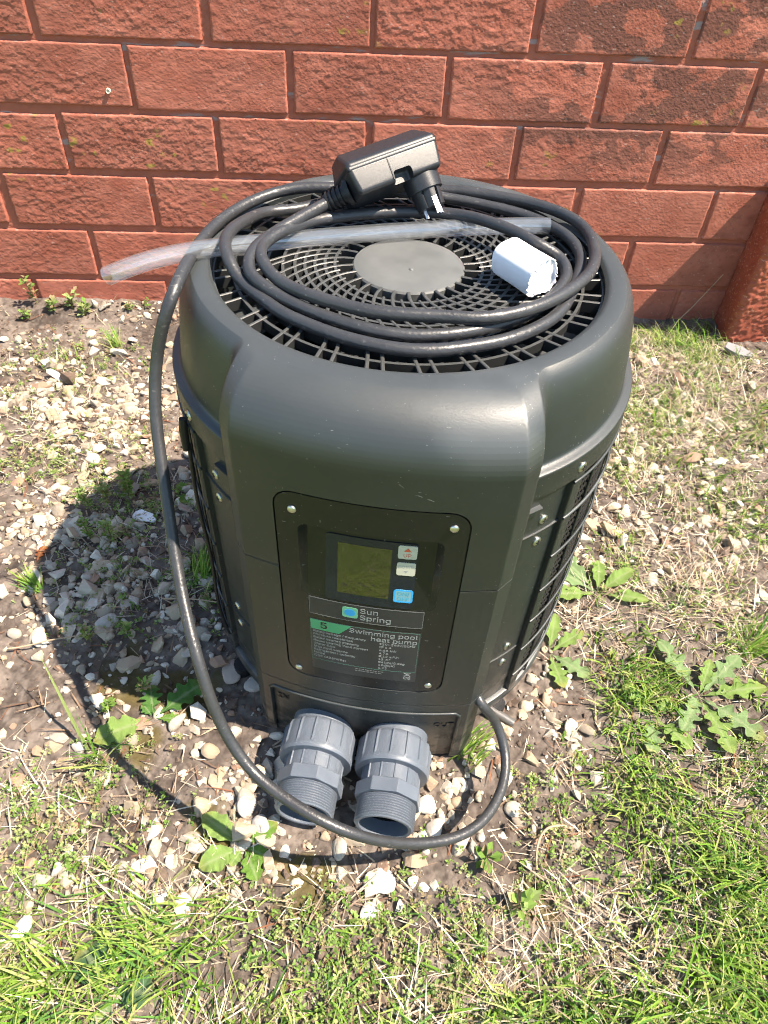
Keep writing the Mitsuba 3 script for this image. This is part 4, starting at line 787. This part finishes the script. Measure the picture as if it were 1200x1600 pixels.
def leaflets(base, up, n_leaf, size, cols, spread):
    """sprigs: short stems set with many small oval leaves; base (n,3), up (n,3)"""
    n = len(base); N = n * n_leaf
    t = rng.uniform(0.15, 1.0, (n, n_leaf)); az = rng.uniform(0, 2 * np.pi, (n, n_leaf)); el = rng.uniform(-0.1, 0.9, (n, n_leaf))
    ctr = base[:, None] + up[:, None] * t[..., None]
    d = np.stack([np.cos(az) * np.cos(el), np.sin(az) * np.cos(el), np.sin(el)], -1)
    s = size[:, None] * rng.uniform(0.6, 1.2, (n, n_leaf))
    root = (ctr + d * (spread[:, None] * 0.25)[..., None]).reshape(-1, 3); d = d.reshape(-1, 3); s = s.reshape(-1)
    sd = np.cross(d, [0, 0, 1.0]) + rng.normal(0, 0.25, (N, 3)); sd /= np.linalg.norm(sd, axis=1, keepdims=True)
    tip = root + d * s[:, None]; m = root + d * (0.55 * s)[:, None] + np.array([0, 0, 1]) * (0.10 * s)[:, None]
    l, r = m + sd * (0.30 * s)[:, None], m - sd * (0.30 * s)[:, None]
    v = np.stack([root, l, tip, r], 1).reshape(-1, 3)
    f = (np.array([[0, 1, 2], [0, 2, 3]])[None] + (np.arange(N) * 4)[:, None, None]).reshape(-1, 3)
    c = np.repeat(np.repeat(cols, n_leaf, axis=0) * rng.uniform(0.75, 1.25, (N, 1)), 4, axis=0)
    return v, f, np.clip(c, 0, 0.8)
MOSS = np.array([(0.22, 0.33, 0.08), (0.29, 0.39, 0.14), (0.16, 0.27, 0.06), (0.36, 0.41, 0.16), (0.34, 0.27, 0.16)])
n = 15000; xy = scatter('m', n, 1.1, freq=22)
b_ = np.c_[xy, gh(xy[:, 0], xy[:, 1])]; up_ = np.c_[rng.normal(0, 0.006, (n, 2)), rng.uniform(0.004, 0.018, n)]
v, f, c = leaflets(b_, up_, 9, rng.uniform(0.0032, 0.0062, n), pick(MOSS, n), np.full(n, 0.006))
add('ground_cover', (v, f), 'm_leaf', color=c, label='low mat of tiny pale green leaves creeping over the soil', cat='ground cover', kind='stuff')

def leaf_mesh(L, W, lobes, bend, az, elev, base, col, seed, fold=0.18):
    """one broad leaf: toothed outline about a midrib, arching, folded along the rib"""
    r = np.random.default_rng(seed); m = 40; u = np.linspace(0, 1, m)
    w = W * (0.10 + 0.95 * np.sin(np.clip(u, 0, 1) ** 1.25 * np.pi) ** 0.8) * (0.35 + 0.65 * ss(0.05, 0.5, u))
    wl, wr = [w * (1 - lobes * (0.5 + 0.5 * np.sign(np.sin(u * 2 * np.pi * 4.5 + ph)) * np.abs(np.sin(u * 2 * np.pi * 4.5 + ph)) ** 0.5) * (u < 0.86)) for ph in r.uniform(0, 1.2, 2)]
    wl[-1] = wr[-1] = 0.0004
    th = elev + bend * u; d = np.stack([math.cos(az) * np.cos(th), math.sin(az) * np.cos(th), np.sin(th)], -1)
    c = np.asarray(base) + np.vstack([[0, 0, 0], np.cumsum((d[1:] + d[:-1]) / 2 / (m - 1) * L, 0)])
    s = np.array([-math.sin(az), math.cos(az), 0]); upv = np.cross(d, s) * -1
    upv = np.where(upv[:, 2:] < 0, -upv, upv)
    K = np.linspace(-1, 1, 9); rows = []
    rip = 0.10 * W * np.sin(u * r.uniform(14, 20) + r.uniform(0, 6))
    for k in K:
        wk = wl if k > 0 else wr
        h = fold * wk * abs(k) ** 1.3 + rip * abs(k) ** 1.5 * (1 if k > 0 else -0.8) + 0.05 * W * np.sin(u * 44 - abs(k) * 5) * abs(k)
        rows.append(c + s * (wk * k)[:, None] + upv * h[:, None])
    v = np.stack(rows, 1).reshape(-1, 3)
    cc = np.broadcast_to(np.asarray(col, float), (m, 9, 3)).copy()
    cc *= 0.80 + 0.34 * meshkit.noise(np.stack(np.broadcast_arrays(u[:, None] * 6, K[None] * 3 + seed, 0 * u[:, None]), -1))[..., None]
    vein = np.clip(np.cos((u[:, None] - 0.22 * np.abs(K)[None]) * 2 * np.pi * 7) * 2.2 - 1.3, 0, 1)[..., None] * 0.35
    cc = cc * (1 - vein) + (cc * 0.6 + np.array([0.10, 0.12, 0.06])) * vein
    cc[:, 4] = np.asarray(col) * 0.6 + np.array([0.15, 0.16, 0.10])
    age = ss(0.75, 1.0, u)[:, None, None] * r.uniform(0, 0.7); cc = cc * (1 - age) + np.array([0.30, 0.27, 0.08]) * age
    return v, grid_faces(m, 9), np.clip(cc.reshape(-1, 3), 0, 0.8)
def rosette(name, label, cat, x, y, leaves, group=None):
    """leaves: (tip dx, tip dy, width, lobes, elevation, bend, colour)"""
    t = thing(name, label, cat, group)
    z = float(gh(x, y)) + 0.002
    for i, (dx_, dy_, W, lobes, el, bend, col) in enumerate(leaves):
        L = math.hypot(dx_, dy_) * 1.0; W = W * 0.92; az = math.atan2(dy_, dx_)
        v, f, c = leaf_mesh(L, W, lobes, bend, az, el, (x + 0.004 * math.cos(az), y + 0.004 * math.sin(az), z), col, int(abs(x * 977 + y * 131) * 10) % 900 + i * 7)
        lift = gh(v[:, 0], v[:, 1]) + 0.004 - v[:, 2]; v[:, 2] += np.maximum(lift, 0)
        add(t + '__leaf', (v, f), 'm_leaf', smooth=True, color=c)
DK, MD, PL, GY = (0.08, 0.18, 0.045), (0.14, 0.26, 0.05), (0.21, 0.32, 0.09), (0.21, 0.31, 0.14)
rosette('dandelion', 'bright green young dandelion in front of the cable shadow left of the unions', 'dandelion', -0.115, -1.228, [(-0.050, 0.034, 0.016, 0.18, 0.5, -0.7, PL), (-0.046, -0.022, 0.0165, 0.12, 0.45, -0.7, PL), (0.036, 0.024, 0.012, 0.2, 0.5, -0.8, MD), (0.018, -0.036, 0.014, 0.3, 0.5, -0.8, MD), (0.026, -0.012, 0.011, 0.3, 0.6, -0.9, MD), (-0.012, -0.02, 0.008, 0.2, 0.7, -0.9, PL)])
rosette('dandelion', 'dandelion half in the pump shadow with toothed leaves both sides of the shadow line', 'dandelion', -0.250, -1.058, [(0.062, 0.046, 0.021, 0.45, 0.35, -0.4, DK), (-0.066, -0.036, 0.022, 0.3, 0.4, -0.5, PL), (-0.010, 0.042, 0.016, 0.55, 0.5, -0.6, DK), (-0.015, 0.016, 0.009, 0.4, 0.6, -0.6, DK), (0.035, -0.004, 0.008, 0.3, 0.3, -0.3, MD)])
rosette('dandelion', 'flat dark green dandelion leaves lying in the grass near the bottom left corner', 'dandelion', -0.237, -1.366, [(-0.038, 0.036, 0.021, 0.1, 0.4, -0.5, (0.06, 0.12, 0.06)), (0.040, -0.006, 0.020, 0.15, 0.45, -0.6, (0.07, 0.135, 0.07)), (-0.006, -0.04, 0.012, 0.1, 0.4, -0.5, GY)])
rosette('dandelion', 'rosette of long pale leaves beside the middle of the right flank of the pump', 'dandelion', 0.405, -0.857, [(0.062, 0.036, 0.014, 0.1, 0.45, -0.5, PL), (0.070, -0.022, 0.013, 0.1, 0.35, -0.4, PL), (-0.085, 0.050, 0.018, 0.3, 0.35, -0.45, GY), (-0.090, -0.012, 0.017, 0.35, 0.3, -0.35, PL), (-0.060, 0.085, 0.018, 0.35, 0.3, -0.4, GY), (0.012, 0.055, 0.012, 0.2, 0.6, -0.7, PL)])
rosette('dandelion', 'large rosette of deeply toothed grey green leaves right of the tall grass clump', 'dandelion', 0.505, -1.040, [(-0.035, 0.085, 0.017, 0.6, 0.35, -0.4, GY), (0.075, 0.055, 0.017, 0.6, 0.35, -0.4, GY), (0.095, 0.006, 0.018, 0.6, 0.3, -0.35, PL), (0.060, -0.070, 0.020, 0.65, 0.3, -0.35, GY), (0.010, -0.088, 0.019, 0.65, 0.3, -0.35, PL), (-0.045, -0.055, 0.016, 0.6, 0.35, -0.4, GY), (0.03, 0.05, 0.012, 0.5, 0.6, -0.7, PL), (-0.02, -0.02, 0.012, 0.4, 0.7, -0.8, GY)])
rosette('dandelion', 'toothed rosette half hidden in the tall grass clump right of the pump', 'dandelion', 0.430, -1.068, [(-0.030, 0.045, 0.014, 0.5, 0.5, -0.6, PL), (0.030, 0.02, 0.013, 0.5, 0.5, -0.6, PL), (-0.02, -0.055, 0.016, 0.6, 0.35, -0.4, GY), (0.035, -0.05, 0.015, 0.6, 0.4, -0.5, PL)])
rosette('dandelion', 'pale leaves growing out from under the right rear foot of the pump', 'dandelion', 0.305, -0.965, [(0.055, 0.030, 0.013, 0.4, 0.4, -0.45, PL), (0.045, -0.045, 0.016, 0.5, 0.35, -0.4, GY), (0.006, -0.060, 0.015, 0.5, 0.35, -0.4, PL), (0.02, 0.06, 0.012, 0.3, 0.45, -0.5, PL)])
rosette('broad_leaf_weed', 'small broad leaved weed at the far edge of the pump shadow by the cable', 'weed', -0.258, -0.632, [(0.030, 0.012, 0.015, 0.3, 0.5, -0.5, MD), (-0.012, -0.028, 0.014, 0.3, 0.5, -0.6, MD), (0.022, -0.026, 0.014, 0.3, 0.5, -0.6, PL), (-0.026, 0.012, 0.011, 0.2, 0.6, -0.6, MD)])
rosette('fallen_leaf', 'rust coloured dead frond at the left rim of the pump shadow', 'dead leaf', -0.480, -0.790, [(0.004, 0.034, 0.010, 0.6, 0.15, -0.1, (0.34, 0.12, 0.05))])
# bushy little weeds: a stem set with small leaves
def weed(x, y, h, n, size, label, lean=(0, 0), col=MOSS, sp=0.008):
    t = thing('seedling', label, 'seedling')
    z = float(gh(x, y)); h *= 1.25; n = int(n * 1.4); size *= 1.15
    add(t + '__stem', sweep([(x, y, z - 0.003), (x + lean[0] * 0.5, y + lean[1] * 0.5, z + h * 0.55), (x + lean[0], y + lean[1], z + h)], [0.0012, 0.0010, 0.0007], 6), 'm_stem', smooth=True)
    k = max(2, n // 6); base = np.tile([[x, y, z]], (k, 1)); up = np.tile([[lean[0], lean[1], h]], (k, 1)) + rng.normal(0, 0.003, (k, 3))
    v, f, c = leaflets(base, up, 6, np.full(k, size * 1.35), pick(col, k), np.full(k, sp))
    add(t + '__foliage', (v, f), 'm_leaf', color=c)
for x, y, h, n, s, lab, ln in [
    (-0.690, -0.024, 0.055, 34, 0.010, 'tallest bright green seedling standing against the wall at far left', (-0.012, -0.01)),
    (-0.655, -0.050, 0.020, 26, 0.010, 'low seedling just right of the tallest one by the wall', (0.01, 0)),
    (-0.610, -0.040, 0.028, 26, 0.010, 'third seedling from the left along the wall', (0.008, 0)),
    (-0.580, -0.058, 0.018, 26, 0.010, 'fourth seedling from the left along the wall', (0.008, 0)),
    (-0.480, -0.045, 0.016, 16, 0.008, 'tiny seedling at the wall foot near the hose end', (0, 0)),
    (-0.450, -0.035, 0.020, 10, 0.007, 'last seedling at the wall foot before the pump', (0.006, 0)),
    (-0.700, -0.075, 0.018, 24, 0.009, 'seedling on the soil just in front of the tallest one', (-0.004, 0)),
    (-0.395, -0.655, 0.050, 60, 0.0065, 'upright yellow green sprig nearest the upper rim of the pump shadow', (0.0, -0.012)),
    (-0.425, -0.665, 0.046, 50, 0.0065, 'upright sprig left of the nearest one at the shadow rim', (-0.004, -0.01)),
    (-0.365, -0.640, 0.052, 80, 0.0075, 'bushiest sprig at the upper rim of the pump shadow', (0.004, -0.01)),
    (-0.408, -0.735, 0.040, 40, 0.006, 'dark sprig inside the shadow below the rim, left one', (0, -0.008)),
    (-0.372, -0.738, 0.040, 40, 0.006, 'dark sprig inside the shadow below the rim, right one', (0, -0.008)),
    (-0.360, -0.935, 0.034, 36, 0.006, 'yellowish sprig in the middle of the shaded gravel', (-0.002, -0.006)),
    (-0.310, -0.925, 0.030, 30, 0.006, 'yellowish sprig right of the middle of the shaded gravel', (0.003, -0.006)),
    (-0.308, -1.045, 0.022, 18, 0.0065, 'bright sprig at the lower rim of the pump shadow', (0, -0.004)),
    (-0.272, -1.015, 0.030, 26, 0.006, 'sprig in the shade above the half shaded dandelion', (0.006, -0.008)),
    (0.170, -1.250, 0.020, 14, 0.010, 'lone two leaved seedling at the right of the bare soil', (0, -0.004)),
    (0.195, -1.300, 0.022, 16, 0.013, 'seedling with two long oval leaves on the bare soil near the moss', (0.01, -0.004))]:
    weed(x, y, h, n, s, lab, ln)
# grass tufts one can point at
def tuft(x, y, n, lo, hi, spread, label, P=GREEN, flow=None, curl=(0.2, 1.0), wid=(0.0016, 0.0034), lean=(0.1, 0.8)):
    xy = np.array([x, y]) + rng.normal(0, spread, (n, 2)); az = rng.uniform(0, 6.28, n) if flow is None else flow + rng.normal(0, 0.5, n)
    v, f, c = blades(xy, rng.uniform(lo, hi, n), rng.uniform(*wid, n), rng.uniform(*lean, n), az, rng.uniform(*curl, n), 4, pick(P, n))
    add('grass_tuft', (v, f), 'm_leaf', color=c, label=label, cat='grass tuft')
tuft(-0.464, -0.838, 22, 0.03, 0.055, 0.006, 'small dark tuft at the left rim of the pump shadow', flow=2.6, lean=(0.3, 0.9))
tuft(-0.305, -1.112, 16, 0.05, 0.085, 0.007, 'sparse tuft with one long blade below the pump shadow')
tuft(-0.212, -0.815, 60, 0.03, 0.075, 0.009, 'shaded tuft against the lower left flank of the pump', flow=1.2)
tuft(0.165, -1.112, 46, 0.02, 0.055, 0.012, 'small bright tuft at the front right foot of the pump', flow=0.3)
tuft(0.620, -0.960, 60, 0.05, 0.095, 0.012, 'arching tuft at the right edge of the photo above the toothed rosette', flow=0.0, curl=(0.5, 1.3))
tuft(-0.480, -0.180, 24, 0.03, 0.06, 0.008, 'thin tuft on the soil left of the pump near the wall', flow=2.4)
tuft(0.860, -0.060, 34, 0.03, 0.08, 0.03, 'tuft at the foot of the wall beside the pier', flow=3.0, curl=(0.4, 1.2))
tuft(-0.325, -1.105, 1, 0.145, 0.15, 0.001, 'single long pale blade leaning left over the shadow line', flow=2.45, wid=(0.004, 0.0045), lean=(0.6, 0.7), curl=(0.3, 0.4), P=np.array([(0.26, 0.34, 0.12)]))
# long dry stalk leaning on the wall, twigs
def twig(pts, r, label, cat='twig', b='m_twig'):
    p = spline(pts, 24); p[:, 2] += gh(p[:, 0], p[:, 1])
    add('twig', sweep(p, np.linspace(r, r * 0.55, 24), 7), b, smooth=True, label=label, cat=cat)
twig([(0.775, -0.06, 0.0), (0.83, -0.035, 0.05), (0.885, -0.02, 0.13)], 0.0012, 'thin bent dry stalk leaning against the wall corner by the pier')
twig([(-0.470, -0.950, 0.012), (-0.415, -0.940, 0.014), (-0.330, -0.925, 0.014)], 0.0014, 'thin pale twig across the left part of the shaded gravel')
twig([(0.285, -1.215, 0.006), (0.245, -1.222, 0.012), (0.230, -1.262, 0.006)], 0.0020, 'forked dry root on the bare soil right of the cable loop')
twig([(-0.268, -0.868, 0.014), (-0.215, -0.872, 0.016), (-0.175, -0.878, 0.014)], 0.0014, 'pale straw in the shade running under the hanging cable')
twig([(-0.560, -0.520, 0.012), (-0.520, -0.495, 0.015), (-0.470, -0.480, 0.012)], 0.0018, 'light twig on the sunlit gravel left of the shadow')
